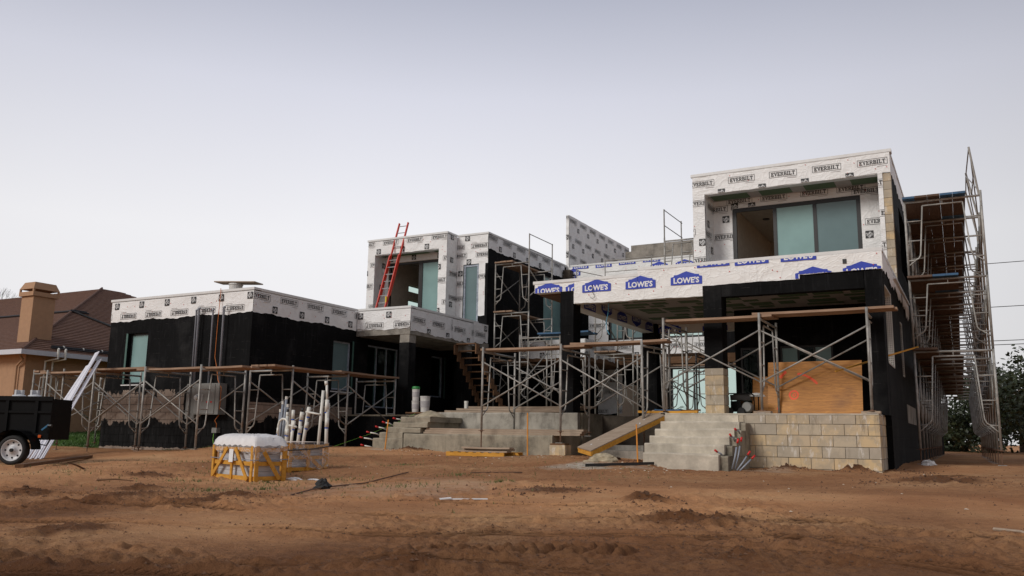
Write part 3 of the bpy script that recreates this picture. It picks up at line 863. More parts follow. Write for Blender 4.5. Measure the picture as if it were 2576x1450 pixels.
# green painted edges of the window reveals
for pl, v_, u, z0, z1 in (('Y', 15.76, -20.85, 1.27, 2.68), ('X', -16.14, 19.80, 1.20, 2.70), ('X', -16.14, 24.8, 1.25, 2.66)):
    mb = MB()
    pbox(mb, pl, v_, u - .07 if pl == 'Y' else u, u if pl == 'Y' else u + .06, z0, z1, -.02, .012)
    mb.build('window_trim', simple("teal_liquid_flashing", (.06, .13, .11), .5, bmp=0), H)
for pl, v_, a, c, z_ in (('Y', 15.76, -20.95, -19.95, 1.25), ('X', -16.14, 18.9, 19.9, 1.20)):
    mb = MB(); pbox(mb, pl, v_, a, c, z_ - .03, z_, -.02, .03); mb.build('window_sill', M['flash'], H)
wrap('Y', 15.76, -21.65, -16.13, 3.04, 3.60, H, ev_marks(-21.65, -16.1, 3, 3.6, -20.9, 3.175, True))
wrap('X', -16.14, 15.755, 19.92, 3.04, 3.60, H, ev_marks(15.7, 20, 3, 3.6, 17.04, 3.475))
cap('parapet_cap', 'Y', 15.76, -21.70, -16.108, 3.685, H)
cap('parapet_cap', 'X', -16.14, 16.002, 19.92, 3.682, H)
# ---- balcony
slabbox('balcony_slab', -16.13, -14.19, 19.95, 24.46, 2.86, 3.02, M['concgrey'], H)
wall('wall', 'Y', 19.97, -16.13, -14.21, 3.021, 3.60, M['wrap'], H)
wall('wall', 'X', -14.21, 20.171, 23.7, 3.021, 3.60, M['wrap'], H)
wrap('Y', 19.95, -16.12, -14.18, 3.04, 3.60, H, ev_marks(-16.2, -14.1, 3, 3.6, -15.47, 3.155, True))
bw = wrap('X', -14.19, 19.955, 22.2, 2.95, 3.60, H, ev_marks(19.9, 22.2, 2.9, 3.6, 20.36, 3.30))
wrap('X', -14.175, 22.16, 23.45, 2.90, 3.58, H, ev_marks(22, 23.5, 2.9, 3.6, 22.59, 3.27), ragged=.035)
wrap('X', -14.165, 23.40, 24.35, 3.0, 3.64, H, [(EV, 23.83, 3.26, True, 1.0), (HD, 24.18, 3.50, True, 1.0)], ragged=.045)
cap('parapet_cap', 'Y', 19.95, -16.14, -14.16, 3.683, H)
cap('parapet_cap', 'X', -14.19, 20.192, 23.75, 3.68, H)
for y_ in (19.95, 23.1):
    mb = MB(); mb.box(-14.55, -14.21, y_ + .005, y_ + .35, -.4, 2.62); col = mb.build('column', M['black'], H)
    mb = MB(); mb.box(-14.545, -14.215, y_ + .01, y_ + .345, 2.621, 2.858, .004); mb.build('column_head', M['concgrey'], col)
# ---- left tower
TW = [(-18.57, -15.86, 3.3, 6.30)]
wall('wall', 'Y', 23.82, -18.89, -15.53, 3.3, 6.80, M['wrap'], H, TW)
wrap('Y', 23.82, -18.89, -15.53, 6.31, 6.80, H, ev_marks(-19, -15.5, 6.2, 6.8, -18.95 + .015, 6.715), ragged=.01)
wrap('Y', 23.82, -18.89, -18.575, 3.6, 6.32, H, ev_marks(-19, -18.5, 3.6, 6.3, -18.95, 6.715), ragged=0)
wrap('Y', 23.82, -15.855, -15.52, 3.6, 6.32, H, ev_marks(-16, -15.4, 3.6, 6.3, -15.85, 6.715), ragged=0)
wall('wall', 'X', -15.53, 24.02, 24.47, 3.03, 6.80, M['wrap'], H)
wrap('X', -15.53, 23.81, 24.455, 3.6, 6.80, H, [(HD, 24.1, 6.73, False, 1)] + [(EV, 24.3, z_, False, 1) for z_ in (5.46, 4.62)] + [(HD, 24.1, 5.93, False, 1), (HD, 24.1, 4.39, False, 1)], ragged=0)
wall('wall', 'Y', 24.47, -15.529, -14.29, .3, 6.80, M['black'], H, [(-15.24, -14.64, 3.6, 5.79)])
wrap('Y', 24.47, -15.51, -14.28, 5.80, 6.80, H, [(HD, -15.11, 6.73, False, 1), (EV, -14.62, 6.43, True, 1), (EV, -15.55, 6.43, True, 1), (EV, -15.45, 6.13, False, 1), (EV, -14.42, 6.11, False, 1), (HD, -15.03, 5.89, False, 1)], ragged=0)
wrap('Y', 24.47, -15.51, -15.25, 3.7, 5.80, H, [(EV, -15.51, 5.15, False, 1), (EV, -15.31, 4.62, False, 1), (HD, -15.36, 5.5, False, 1)], ragged=0)
wrap('Y', 24.47, -14.63, -14.38, 4.0, 5.80, H, [(EV, -14.35, 5.35, False, 1)], ragged=.02)
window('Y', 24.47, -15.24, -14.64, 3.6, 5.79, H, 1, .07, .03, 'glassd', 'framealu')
lt_side = wall('wall', 'X', -14.29, 24.671, 30.8, .3, 6.80, M['black'], H, [(28.75, 30.45, 3.5, 6.15)])
wrap('X', -14.29, 24.48, 30.6, 6.30, 6.80, H, ev_marks(24.4, 30.6, 6.2, 6.8, 24.77, 6.715), ragged=.02)
window('X', -14.29, 28.75, 30.45, 3.5, 6.15, H, 2, .06, .06, 'glass', 'frame')
cap('parapet_cap', 'Y', 23.82, -18.93, -15.50, 6.885, H)
cap('parapet_cap', 'X', -15.53, 24.062, 24.43, 6.882, H)
cap('parapet_cap', 'Y', 24.47, -15.50, -14.26, 6.885, H)
cap('parapet_cap', 'X', -14.29, 24.712, 30.8, 6.882, H)
wall('wall', 'X', -18.69, 24.021, 30.8, 3.3, 6.80, M['room'], H, [(26.09, 27.13, 5.37, 5.64), (26.09, 27.13, 4.7, 5.07)])
for z0, z1 in ((5.37, 5.64), (4.7, 5.07)): window('X', -18.69, 26.09, 27.13, z0, z1, H, 1, .02, .15, 'clear', 'frame')
wall('wall', 'Y', 30.8, -18.69, -14.492, .3, 6.80, M['room'], H)
slabbox('roof', -18.68, -14.5, 24.68, 30.8, 6.42, 6.55, M['drywhite'], H)
slabbox('roof', -18.68, -15.74, 24.03, 24.679, 6.42, 6.55, M['drywhite'], H)
slabbox('floor', -18.68, -14.5, 24.68, 30.79, 3.06, 3.28, M['concgrey'], H)
# loggia recess of the tower
slabbox('loggia_ceiling', -18.56, -15.87, 24.025, 24.419, 6.33, 6.41, M['drygreen'], H)
mb = MB(); mb.box(-16.55, -16.3, 24.03, 24.41, 6.322, 6.329); mb.build('joint_compound', M['drywhite'], H)
wall('wall', 'Y', 24.42, -18.57, -15.86, 3.29, 6.419, M['room'], H, [(-18.40, -15.92, 3.4, 6.10)])
wrap('Y', 24.42, -18.57, -15.87, 6.11, 6.33, H, [(HD, -18.3, 6.24, False, 1), (HD, -17.3, 6.24, False, 1), (HD, -16.2, 6.22, False, 1)], ragged=0, staples=False)
wrap('Y', 24.42, -18.57, -18.41, 3.6, 6.11, H, None, ragged=0, staples=False)
wall('wall', 'X', -18.57, 24.021, 24.405, 3.29, 6.32, M['wrap'], H, t=.11)
wrap('X', -18.57, 24.0, 24.40, 3.6, 6.32, H, [(HD, 24.2, 5.2, False, 1), (HD, 24.15, 4.3, False, 1), (HD, 24.3, 6.0, False, 1)], ragged=0, staples=False)
window('Y', 24.42, -18.40, -17.03, 3.4, 6.10, H, 1, .07, .05, None, 'frame', glasses=[None], name='sliding_door')
window('Y', 24.42, -17.03, -15.92, 3.4, 6.10, H, 1, .09, .05, 'glass', 'frame', name='sliding_door')
# ---- courtyard facade behind
court = wall('wall', 'Y', 30.8, -14.29, -6.2, .3, 6.50, M['black'], H,
             [(-9.98, -7.4, .62, 2.62), (-12.42, -11.85, 3.76, 5.6), (-11.75, -10.3, 3.76, 5.6), (-10.1, -8.7, 3.76, 5.6), (-12.2, -11.3, .5, 2.0)])
wrap('Y', 30.8, -14.10, -6.2, 5.9, 6.78, H, [(LW_, x, z_, False, 1.0) for x, z_ in ((-11.66, 6.84), (-12.65, 6.80), (-13.65, 6.82), (-10.66, 6.86), (-10.36, 6.56), (-9.36, 6.56), (-14.0, 6.56), (-14.16, 6.40), (-8.4, 6.58))], ragged=0, m='wrapL')
wall('wall', 'Y', 30.8, -14.29, -6.2, 6.501, 6.78, M['wrapL'], H)
cap('parapet_cap', 'Y', 30.8, -14.1, -6.2, 6.86, H)
wrap('Y', 30.8, -13.3, -12.46, 2.8, 5.6, H, ev_marks(-13.3, -12.4, 2.8, 5.6, -12.95, 4.35), ragged=0)
wrap('Y', 30.8, -12.43, -8.6, 3.05, 3.74, H, ev_marks(-12.4, -8.6, 3.0, 3.7, -9.75, 3.45), ragged=.01)
wrap('Y', 30.8, -12.9, -11.9, .9, 2.6, H, ev_marks(-12.9, -11.9, .9, 2.6, -12.3, 1.75), ragged=.02)
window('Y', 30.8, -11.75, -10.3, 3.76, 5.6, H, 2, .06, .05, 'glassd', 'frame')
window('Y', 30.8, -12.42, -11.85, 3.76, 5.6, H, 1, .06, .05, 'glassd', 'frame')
window('Y', 30.8, -10.1, -8.7, 3.76, 5.6, H, 2, .06, .05, 'clear', 'frame')
window('Y', 30.8, -9.98, -7.4, .62, 2.62, H, 3, .06, .05, 'clear', 'frame', name='sliding_door')
wall('wall', 'Y', 36.0, -14.29, -4.9, .3, 6.5, M['room'], H, [(-13.2, -6.0, .6, 3.0), (-12.6, -8.2, 3.9, 6.0)])
slabbox('roof', -14.2, -6.2, 31.01, 36, 6.2, 6.35, M['drywhite'], H)
slabbox('floor', -14.2, -5.0, 31.01, 36, 3.05, 3.3, M['drywhite'], H)
slabbox('floor', -14.2, -1.8, 21.5, 36, .38, .46, M['concgrey'], H)
# raised grey parapet and the tall free wall on the roof
rp = wall('wall', 'Y', 36.0, -13.72, -7.5, 6.501, 8.42, M['concgrey'], H)
wall('wall', 'Y', 36.02, -13.45, -7.5, 8.421, 8.70, M['concgrey'], H)
fw = wall('wall', 'X', -14.19, 30.83, 37.7, 6.70, 8.98, M['wrap'], H, t=.12)
wrap('X', -14.19, 30.835, 37.7, 6.88, 8.985, H, ev_marks(30.8, 37.7, 6.8, 9, 31.21, 8.79), ragged=0)
wrap('Y', 30.83, -14.31, -14.19, 6.9, 8.98, H, [(EV, -14.25, z_, False, 1) for z_ in (8.9, 8.1, 7.4)] + [(HD, -14.3, z_, False, 1) for z_ in (8.05, 7.3)], ragged=0, staples=False)
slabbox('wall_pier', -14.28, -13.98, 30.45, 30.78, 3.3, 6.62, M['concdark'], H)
# walkway band between tower and porch
slabbox('walkway_slab', -14.28, -11.7, 26.8, 30.79, 2.62, 2.80, M['darkwood'], H)
wall('wall', 'Y', 26.8, -14.28, -11.7, 2.801, 3.36, M['wrap'], H)
wrap('Y', 26.8, -14.28, -11.70, 2.72, 3.36, H, ev_marks(-14.3, -11.7, 2.7, 3.4, -14.28 + .42, 3.12), ragged=.02)
wrap('X', -11.70, 26.8, 29.5, 2.76, 3.36, H, ev_marks(26.8, 29.5, 2.7, 3.4, 27.4, 3.12), ragged=.03)
slabbox('walkway_beam', -14.28, -6.2, 29.9, 30.7, 2.70, 3.02, M['darkwood'], H)
# ---- right house
porch = slabbox('porch_roof', -8.85, -1.45, 17.66, 23.5, 3.30, 3.42, M['concgrey'], H)
cl = slabbox('porch_ceiling', -7.9, -1.62, 17.63, 23.3, 3.20, 3.29, M['drywhite'], H)
random.seed(11)
yy = 17.95
while yy < 23.0:
    hh_ = random.choice([.24, .30, .42]); x = -7.7 + random.uniform(0, .4)
    while x < -1.8:
        w_ = random.choice([.35, .5, .62, .8])
        if random.random() < .8:
            mb = MB(); mb.box(x, min(x + w_, -1.66), yy, yy + hh_, 3.192, 3.1985); mb.build('drywall_panel', M['drygreen'], cl)
        x += w_ + random.choice([.12, .16, .3])
    yy += hh_ + random.choice([.12, .22, .35])
# fascia walls of the porch roof
wall('wall', 'Y', 17.44, -8.88, -6.35, 3.29, 3.50, M['wrapL'], H)
wall('wall', 'Y', 17.44, -6.349, -1.44, 3.29, 3.63, M['wrapL'], H)
slabbox('beam', -7.89, -4.915, 17.44, 17.64, 2.99, 3.289, M['wrapL'], H)
slabbox('beam', -4.525, -1.76, 17.425, 17.64, 2.93, 3.289, M['black'], H)
slabbox('beam', -8.22, -7.9, 17.83, 22.88, 2.95, 3.29, M['wrapL'], H)
slabbox('beam', -7.9, -4.9, 23.1, 23.4, 2.95, 3.19, M['wrapL'], H)
letters('Y', 23.1, (-7.9, -4.9, 2.95, 3.19), [(LW_, -7.5, 3.06, False, 1), (LW_, -6.2, 3.06, False, 1)], H, 0)
letters('X', -7.9, (17.9, 22.8, 2.95, 3.29), [(LW_, 18.35 + k * 1.05, 3.10, k % 2 == 1, 1) for k in range(5)], H, 0)
slabbox('soffit', -8.86, -8.225, 17.66, 23.3, 3.26, 3.299, M['darkwood'], H)
Lm = [(-8.53, 3.375), (-7.33, 3.365), (-6.29, 3.365), (-5.26, 3.38), (-2.68, 3.27), (-1.78, 3.30), (-3.88, 3.70), (-4.68, 3.72), (-2.95, 3.70), (-7.9 + .02, 3.36)]
LM = [(LW_, a, c, False, 1.0) for a, c in Lm[:-1]]
wrap('Y', 17.44, -8.89, -7.88, 3.29, 3.50, H, LM[:1] + [(LW_, -7.75, 3.36, False, 1)], ragged=0, m='wrapL')
wrap('Y', 17.43, -7.89, -6.35, 2.985, 3.50, H, LM, ragged=.008, m='wrapL')
wrap('Y', 17.43, -6.36, -4.92, 2.975, 3.63, H, LM, ragged=.008, m='wrapL')
wrap('Y', 17.425, -4.92, -2.94, 3.19, 3.63, H, LM, ragged=.006, m='wrapL')
wrap('Y', 17.415, -2.95, -1.41, 3.275, 3.63, H, LM, ragged=.004, m='wrapL')
wall('wall', 'X', -1.44, 17.642, 21.2, 3.2, 3.63, M['black'], H)
wrap('X', -1.43, 17.43, 22.2, 3.30, 3.63, H, None, ragged=.05, m='wrapL')
wrap('X', -1.41, 22.0, 24.3, 3.18, 3.50, H, None, ragged=.09, m='wrap')
cap('parapet_cap', 'Y', 17.44, -8.93, -6.35, 3.57, H, h=.065)
cap('parapet_cap', 'Y', 17.44, -6.36, -1.40, 3.70, H, h=.065)
cap('parapet_cap', 'X', -1.44, 17.682, 21.15, 3.698, H, h=.065)
slabbox('flashing_strip', -1.42, -1.36, 20.0, 24.2, 3.52, 3.56, M['flash'], H)
mb = MB(); pbox(mb, 'Y', 17.40, -2.12, -2.05, 3.43, 3.52, -.02, .012); mb.build('scupper', M['frame'], H)
# columns
def column(x0, x1, y0, y1, z0, z1, bare=None):
    mb = MB(); mb.box(x0, x1, y0, y1, bare or z0, z1); o = mb.build('column', M['black'], H)
    if bare:
        mb = MB(); mb.box(x0 + .012, x1 - .012, y0 + .012, y1 - .012, z0, bare); mb.build('column_core', M['mortar'], o)
        z_ = z0; k = 0
        while z_ < bare - .02:
            zt = min(z_ + .193, bare - .003)
            mb = MB(); mb.box(x0 - .002, x1 + .002, y0 - .002, y1 + .002, z_, zt); mb.build('block', M['block'], o)
            z_ += .203
    return o
column(-8.22, -7.9, 17.42, 17.82, .55, 3.285)
column(-4.91, -4.53, 17.42, 17.82, .50, 3.285, bare=1.45)
column(-1.75, -1.443, 17.42, 17.80, .50, 3.285)
column(-8.24, -7.82, 22.9, 23.3, .46, 3.285)
# back wall of the right porch with doors
wall('wall', 'Y', 21.2, -5.2, -1.62, .40, 3.19, M['black'], H, [(-5.08, -4.62, .5, 2.25), (-4.12, -2.9, .5, 2.26)])
window('Y', 21.2, -5.08, -4.62, .5, 2.25, H, 1, .05, .05, 'clear', 'frame', name='door')
window('Y', 21.2, -4.12, -2.9, .5, 2.26, H, 3, .05, .05, 'glassd', 'frame', glasses=['glass', 'clear', 'glass'], name='sliding_door')
# upper box with loggia
UO = [(-5.88, -1.70, 4.0, 6.28)]
wall('wall', 'Y', 21.2, -6.19, -1.61, 3.43, 6.78, M['wrap'], H, UO)
wrap('Y', 21.2, -6.19, -1.42, 6.29, 6.78, H, ev_marks(-6.2, -1.4, 6.2, 6.8, -4.91, 6.585) , ragged=.006)
wrap('Y', 21.2, -6.19, -5.875, 3.75, 6.30, H, ev_marks(-6.2, -5.8, 3.7, 6.3, -5.95, 6.07), ragged=0)
wrap('Y', 21.2, -1.705, -1.60, 4.0, 6.30, H, ev_marks(-1.8, -1.6, 4, 6.3, -1.9, 6.07), ragged=0, staples=False)
pil = slabbox('pillar', -1.60, -1.425, 21.215, 21.45, 3.43, 6.29, M['mortar'], H)
z_ = 3.45; k = 0
while z_ < 6.25:
    mb = MB(); mb.box(-1.602, -1.422 + (k % 2) * .0, 21.205 - .012 * (k % 2) * .3, 21.43, z_, min(z_ + .193, 6.288)); mb.build('block', M['block'], pil); z_ += .203; k += 1
cap('parapet_cap', 'Y', 21.2, -6.23, -1.38, 6.865, H, h=.07)
# loggia inside
wall('wall', 'X', -5.88, 21.401, 22.03, 3.43, 6.30, M['wrap'], H, t=.30)
wrap('X', -5.88, 21.21, 22.02, 3.8, 6.30, H, [(HD, 21.45, 5.55, False, 1), (HD, 21.75, 4.9, False, 1), (EV, 21.75, 6.05, False, 1), (EV, 21.4, 5.27, False, 1), (EV, 21.85, 4.5, False, 1)], ragged=0, staples=False)
wall('wall', 'Y', 22.03, -5.88, -1.62, 3.43, 6.29, M['wrap'], H, [(-5.37, -2.20, 3.5, 6.05)])
EB = [(EV, -5.17, 6.24, False, 1), (EV, -4.28, 6.23, False, 1), (EV, -3.28, 6.24, False, 1), (EV, -2.40, 6.235, False, 1), (EV, -2.05, 6.13, False, 1), (EV, -5.82, 6.07, False, 1), (EV, -5.55, 5.31, False, 1),
      (HD, -5.54, 5.78, False, 1), (HD, -4.85, 6.07, False, 1), (EV, -1.78, 5.34, False, 1), (HD, -2.03, 5.02, False, 1), (HD, -5.3, 6.1, False, 1)]
wrap('Y', 22.03, -5.87, -5.375, 3.8, 6.29, H, EB, ragged=0)
wrap('Y', 22.03, -5.375, -2.19, 6.055, 6.29, H, EB, ragged=0)
wrap('Y', 22.03, -2.19, -1.62, 3.8, 6.29, H, EB, ragged=0)
lc = slabbox('loggia_ceiling', -5.875, -1.62, 21.405, 22.025, 6.292, 6.38, M['drywhite'], H)
for a, c in ((-5.8, -4.85), (-4.55, -3.78), (-3.45, -2.72), (-2.35, -1.68)):
    mb = MB(); mb.box(a, c, 21.42, 21.92, 6.284, 6.291); mb.build('drywall_panel', M['drygreen'], lc)
window('Y', 22.03, -5.37, -2.20, 3.5, 6.05, H, 3, .10, .03, None, 'frame', glasses=[None, 'glass', 'glassd'], name='sliding_door')
# room behind the loggia
wall('wall', 'X', -5.42, 22.231, 27, 3.43, 6.35, M['room'], H, t=.15)
wall('wall', 'X', -1.645, 22.231, 27, 3.43, 6.35, M['room'], H, [(23.4, 26.6, 4.3, 6.0)], t=.01)  # unseen opening added to let light into the room
wall('wall', 'Y', 27, -5.6, -1.6, 3.43, 6.35, M['room'], H)
rc = slabbox('room_ceiling', -5.41, -1.64, 22.24, 27, 6.20, 6.34, M['room'], H)
mb = MB(); mb.lathe([(0, 0), (.09, 0), (.10, .02), (.04, .02)], (-4.9, 24, 6.17), 14); mb.build('ceiling_vent', M['frame'], rc)
mb = MB(); mb.box(-4.6, -3.9, 23.3, 23.33, 6.185, 6.198); mb.build('ceiling_slot', M['frame'], rc)
slabbox('roof', -6.1, -1.6, 21.41, 44, 6.45, 6.60, M['concgrey'], H)
slabbox('floor', -6.1, -1.63, 21.41, 44, 3.25, 3.425, M['concgrey'], H)
wall('wall', 'X', -5.99, 21.401, 44, 3.43, 6.78, M['black'], H)
wall('wall', 'X', -4.9, 21.41, 44, .38, 3.25, M['black'], H)
# right side wall
sw = wall('wall', 'X', -1.44, 17.81, 44, -.9, 3.19, M['black'], H, [(17.9, 19.15, 1.5, 3.05), (21.4, 21.85, 1.5, 2.75), (26, 27.2, 1.4, 2.8)])
wall('wall', 'X', -1.44, 21.46, 44, 3.191, 6.78, M['black'], H, [(23.4, 26.6, 4.3, 6.0)])  # outer half of the added opening that lights the loggia room
wrap('X', -1.44, 21.22, 44, 6.34, 6.78, H, None, ragged=.04)
cap('parapet_cap', 'X', -1.44, 21.442, 44, 6.862, H, h=.07)
for a, c, z0, z1 in ((17.9, 19.15, 1.5, 3.05), (21.4, 21.85, 1.5, 2.75)):
    mb = MB()
    mb.box(-1.60, -1.425, c - .03, c - .004, z0, z1)
    mb.box(-1.60, -1.43, a, c - .03, z0, z0 + .03)
    mb.box(-1.60, -1.43, a, c - .03, z1 - .03, z1)
    o = mb.build('opening_lath', M['palehaze'], sw)
    hm = MB(); z_ = z0 + .06
    while z_ < z1 - .06:
        for xx in (-1.565, -1.53, -1.495, -1.46): hm.box(xx, xx + .014, c - .034, c - .031, z_, z_ + .02)
        z_ += .045
    stuff(hm.build('perforations', M['frame'], o))
slabbox('wall_patch', -1.438, -1.428, 22.0, 25.0, .45, .88, M['concgrey'], H)

# ---- terraces, pedestal and steps
ped = thing('block_pedestal', 'raised porch base of bare tan concrete blocks at the right front of the house', 'porch base', (-3.5, 17.9, -.5))
mb = MB(); mb.box(-5.5, -1.565, 16.635, 19.2, -.9, .475); core = mb.build('block_wall', M['mortar'], ped)
mb = MB(); mb.box(-5.51, -1.555, 16.615, 17.81, .476, .505, .004); mb.box(-5.51, -1.86, 17.81, 21.2, .476, .503); mb.build('slab', M['concstep'], ped)
mb = MB(); mb.box(-5.52, -4.05, 16.60, 16.64, .30, .474); mb.build('slab_edge', M['concstep'], ped)
prow = [.473, .305, .100, -.104, -.308, -.512, -.716]
for ri, zt in enumerate(prow):
    crs = .168 if ri == 0 else .204
    off = .2 if ri % 2 else 0
    x = -1.55 - (.2 if ri % 2 else .4)
    xs = [(-1.551 if not ri % 2 else -1.551)]
    e1 = -1.551; w_ = .2 if ri % 2 else .4
    while e1 > -4.15:
        s1 = e1 - w_ + .010
        mb = MB(); mb.box(s1, e1, 16.614 + random.uniform(-.003, .004), 16.70, zt - crs + .010, zt, .0015); mb.build('block', M['block'], core)
        e1 = s1 - .010; w_ = .4
    e1 = 16.706; w_ = .2 if not ri % 2 else .4
    while e1 < 19.2:
        e2 = min(e1 + w_ - .01, 19.2)
        if ri == 6 and e1 < 16.8: pass
        mb = MB(); mb.box(-1.62, -1.551 + random.uniform(-.003, .003), e1, e2, zt - crs + .010, zt, .0015); mb.build('block', M['block'], core)
        e1 = e2 + .01; w_ = .4 if e1 > 17.5 else .2
def lump_step(mb, x0, x1, y0, y1, z0, z1, n=14, amp=.012):
    """cast step with slightly wavy nose"""
    base = len(mb.v)
    for i in range(n + 1):
        u = x0 + (x1 - x0) * i / n
        w1 = amp * (math.sin(3 * u + z1 * 9) + random.uniform(-.5, .5)); w2 = amp * .7 * math.sin(5 * u + z1 * 20) + random.uniform(-.3, .3) * amp
        for (yy_, zz) in ((y0 + w2, z0), (y0 + w2 * .5, z1 - .03 + w1), (y0 + .015 + w2, z1 + w1 * .6), (y1, z1), (y1, z0)):
            mb.v.append((u, yy_, zz))
    for i in range(n):
        a = base + i * 5; b2 = a + 5
        for k in range(5):
            k2 = (k + 1) % 5
            mb.f.append((a + k, b2 + k, b2 + k2, a + k2)); mb.mi.append(0)
    mb.f.append(tuple(base + k for k in range(5))); mb.mi.append(0)
    mb.f.append(tuple(base + n * 5 + k for k in reversed(range(5)))); mb.mi.append(0)
st = thing('front_steps', 'pale cast concrete flight of five wide steps against the tan block base on the right', 'steps', (-4.7, 15.6, -.5))
for k, (x0, x1, y0, z1) in enumerate(((-5.37, -4.0, 14.9, -.25), (-5.45, -3.97, 15.2, -.085), (-5.46, -3.96, 15.52, .055), (-5.47, -3.95, 15.85, .195), (-5.47, -3.94, 16.2, .34))):
    mb = MB(); lump_step(mb, x0, x1, y0, 16.60, (-.9 if k == 0 else -.26), z1); mb.build('step', M['concstep'], st, smooth=False)
for k, (y0, z1) in enumerate(((15.0, -.27), (15.3, -.11), (15.6, .03), (15.93, .17), (16.25, .32))):
    mb = MB(); lump_step(mb, -4.0 + .012 * k, -3.86 + .006 * k, y0, 16.59, (-.9 if k == 0 else -.29), z1, 4, .012); mb.build('side_skim', M['conc'], st)
ter = thing('concrete_terrace', 'long grey cast concrete terrace of two levels in front of the courtyard', 'terrace', (-10, 18, -.4))
mb = MB(); lump_step(mb, -11.95, -8.06, 16.7, 18.2, -.8, .03, 40, .008); mb.build('lower_wall', M['conc'], ter)
mb = MB(); lump_step(mb, -12.2, -8.12, 18.15, 21.5, -.1, .565, 40, .008); mb.build('upper_wall', concmat("rough_skim_concrete", (.36, .33, .28), .5), ter)
mb = MB(); mb.box(-8.119, -8.06, 18.3, 21.4, -.6, .56); mb.build('return_wall', M['conc'], ter)
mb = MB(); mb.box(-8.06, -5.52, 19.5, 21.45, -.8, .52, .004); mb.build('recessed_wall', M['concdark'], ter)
mb = MB(); mb.box(-8.05, -5.53, 18.6, 19.5, -.8, -.16); mb.box(-7.4, -5.53, 17.8, 18.6, -.8, -.27); mb.build('footing', M['concgrey'], ter)
mb = MB(); mb.box(-16.1, -12.2, 19.4, 24.4, -.6, .50); mb.build('black_base', M['black'], ter)
mb = MB(); mb.box(-16.1, -12.2, 19.4, 24.4, .503, .545); mb.box(-12.2, -5.52, 21.45, 26, .2, .54); mb.box(-14.2, -5.52, 26, 30.7, .2, .535); mb.build('slab', M['conc'], ter)
ls = thing('side_steps', 'weathered concrete steps climbing to the terrace beside the left wing', 'steps', (-12, 17.3, -.3))
for k, (x0, x1, z0, z1) in enumerate(((-12.84, -11.97, -.6, -.08), (-12.66, -11.98, -.08, .05), (-12.46, -11.49, .05, .175), (-12.28, -11.3, .175, .30), (-12.07, -11.24, .30, .425))):
    mb = MB(); lump_step(mb, x0, x1, 16.68 + .012 * k, 18.14, z0, z1, 10); mb.build('step', M['conc'], ls)
mb = MB()
mb.lathe([(.42, 0), (.3, .07), (.12, .14), (0, .17)], (-11.62, 17.3, .42), 14); o = mb.build('sand_heap', M['rock'], None); tag(o, 'small heap of grey sand on the top side step', 'sand heap')

# ------------------------------------------------------------------ SCAFFOLDS
FR = {}
def frame_mesh(w, h):
    key = (round(w, 3), round(h, 3))
    if key in FR: return FR[key]
    mb = MB(); r = .0255
    mb.tube([(0, 0, 0), (0, 0, h + .09)], r); mb.tube([(w, 0, 0), (w, 0, h + .09)], r)
    mb.tube([(0, 0, h - .02), (w, 0, h - .02)], r * .95)
    i1 = .215 * w + .03; i0 = .165 * w + .02
    for s in (0, 1):
        X = (lambda a: a) if s == 0 else (lambda a: w - a)
        pts = [(X(i1), 0, h - .12), (X(i0), 0, .36 * h), (X(i0 - .012), 0, .30 * h), (X(i0 - .05), 0, .262 * h), (X(i0 - .11), 0, .245 * h), (X(0), 0, .24 * h)]
        mb.tube(pts, r * .66, 6)
        mb.tube([(X(i0 - .10), 0, .245 * h), (X(0), 0, .17 * h)], r * .55, 6)
        for fz in (.74, .49):
            xi = i0 + (i1 - i0) * (fz - .36) / .58
            mb.tube([(X(0), 0, fz * h), (X(xi), 0, fz * h)], r * .55, 6)
    mb.tube([(i1, 0, h - .12), (w - i1, 0, h - .12)], r * .66, 6)
    mb.tube([(w * .5, 0, h - .12), (w * .5, 0, h - .02)], r * .5, 6)
    for fz in (.86, .30):
        for x in (0, w): mb.tube([(x, -.035, fz * h), (x, .035, fz * h)], .009, 6)
    FR[key] = mb.mesh('end_frame', M['galv'], True)
    return FR[key]
BRM = {}
def brace_mesh(L, h):
    key = (round(L, 2), round(h, 2))
    if key not in BRM:
        mb = MB()
        mb.tube([(0, -.006, .30 * h), (L, -.006, .86 * h)], .017, 6); mb.tube([(0, .014, .86 * h), (L, .014, .30 * h)], .017, 6)
        BRM[key] = mb.mesh('cross_brace', M['galv'], True)
    return BRM[key]
mbj = MB(); mbj.tube([(0, 0, -1), (0, 0, .05)], .014, 6); JM = mbj.mesh('base_jack', M['steel_dark'])
mbj = MB(); mbj.tube([(-.07, 0, 0), (.07, 0, 0)], .008, 6); mbj.tube([(0, 0, -.02), (0, 0, .02)], .03, 8); mbj.box(-.06, .06, -.06, .06, -.006, .0); NUTM = mbj.mesh('jack_nut', M['steel_dark'])
mbj = MB(); mbj.box(-.08, .08, -.08, .08, 0, .01); PLM = mbj.mesh('base_plate', M['galv'])
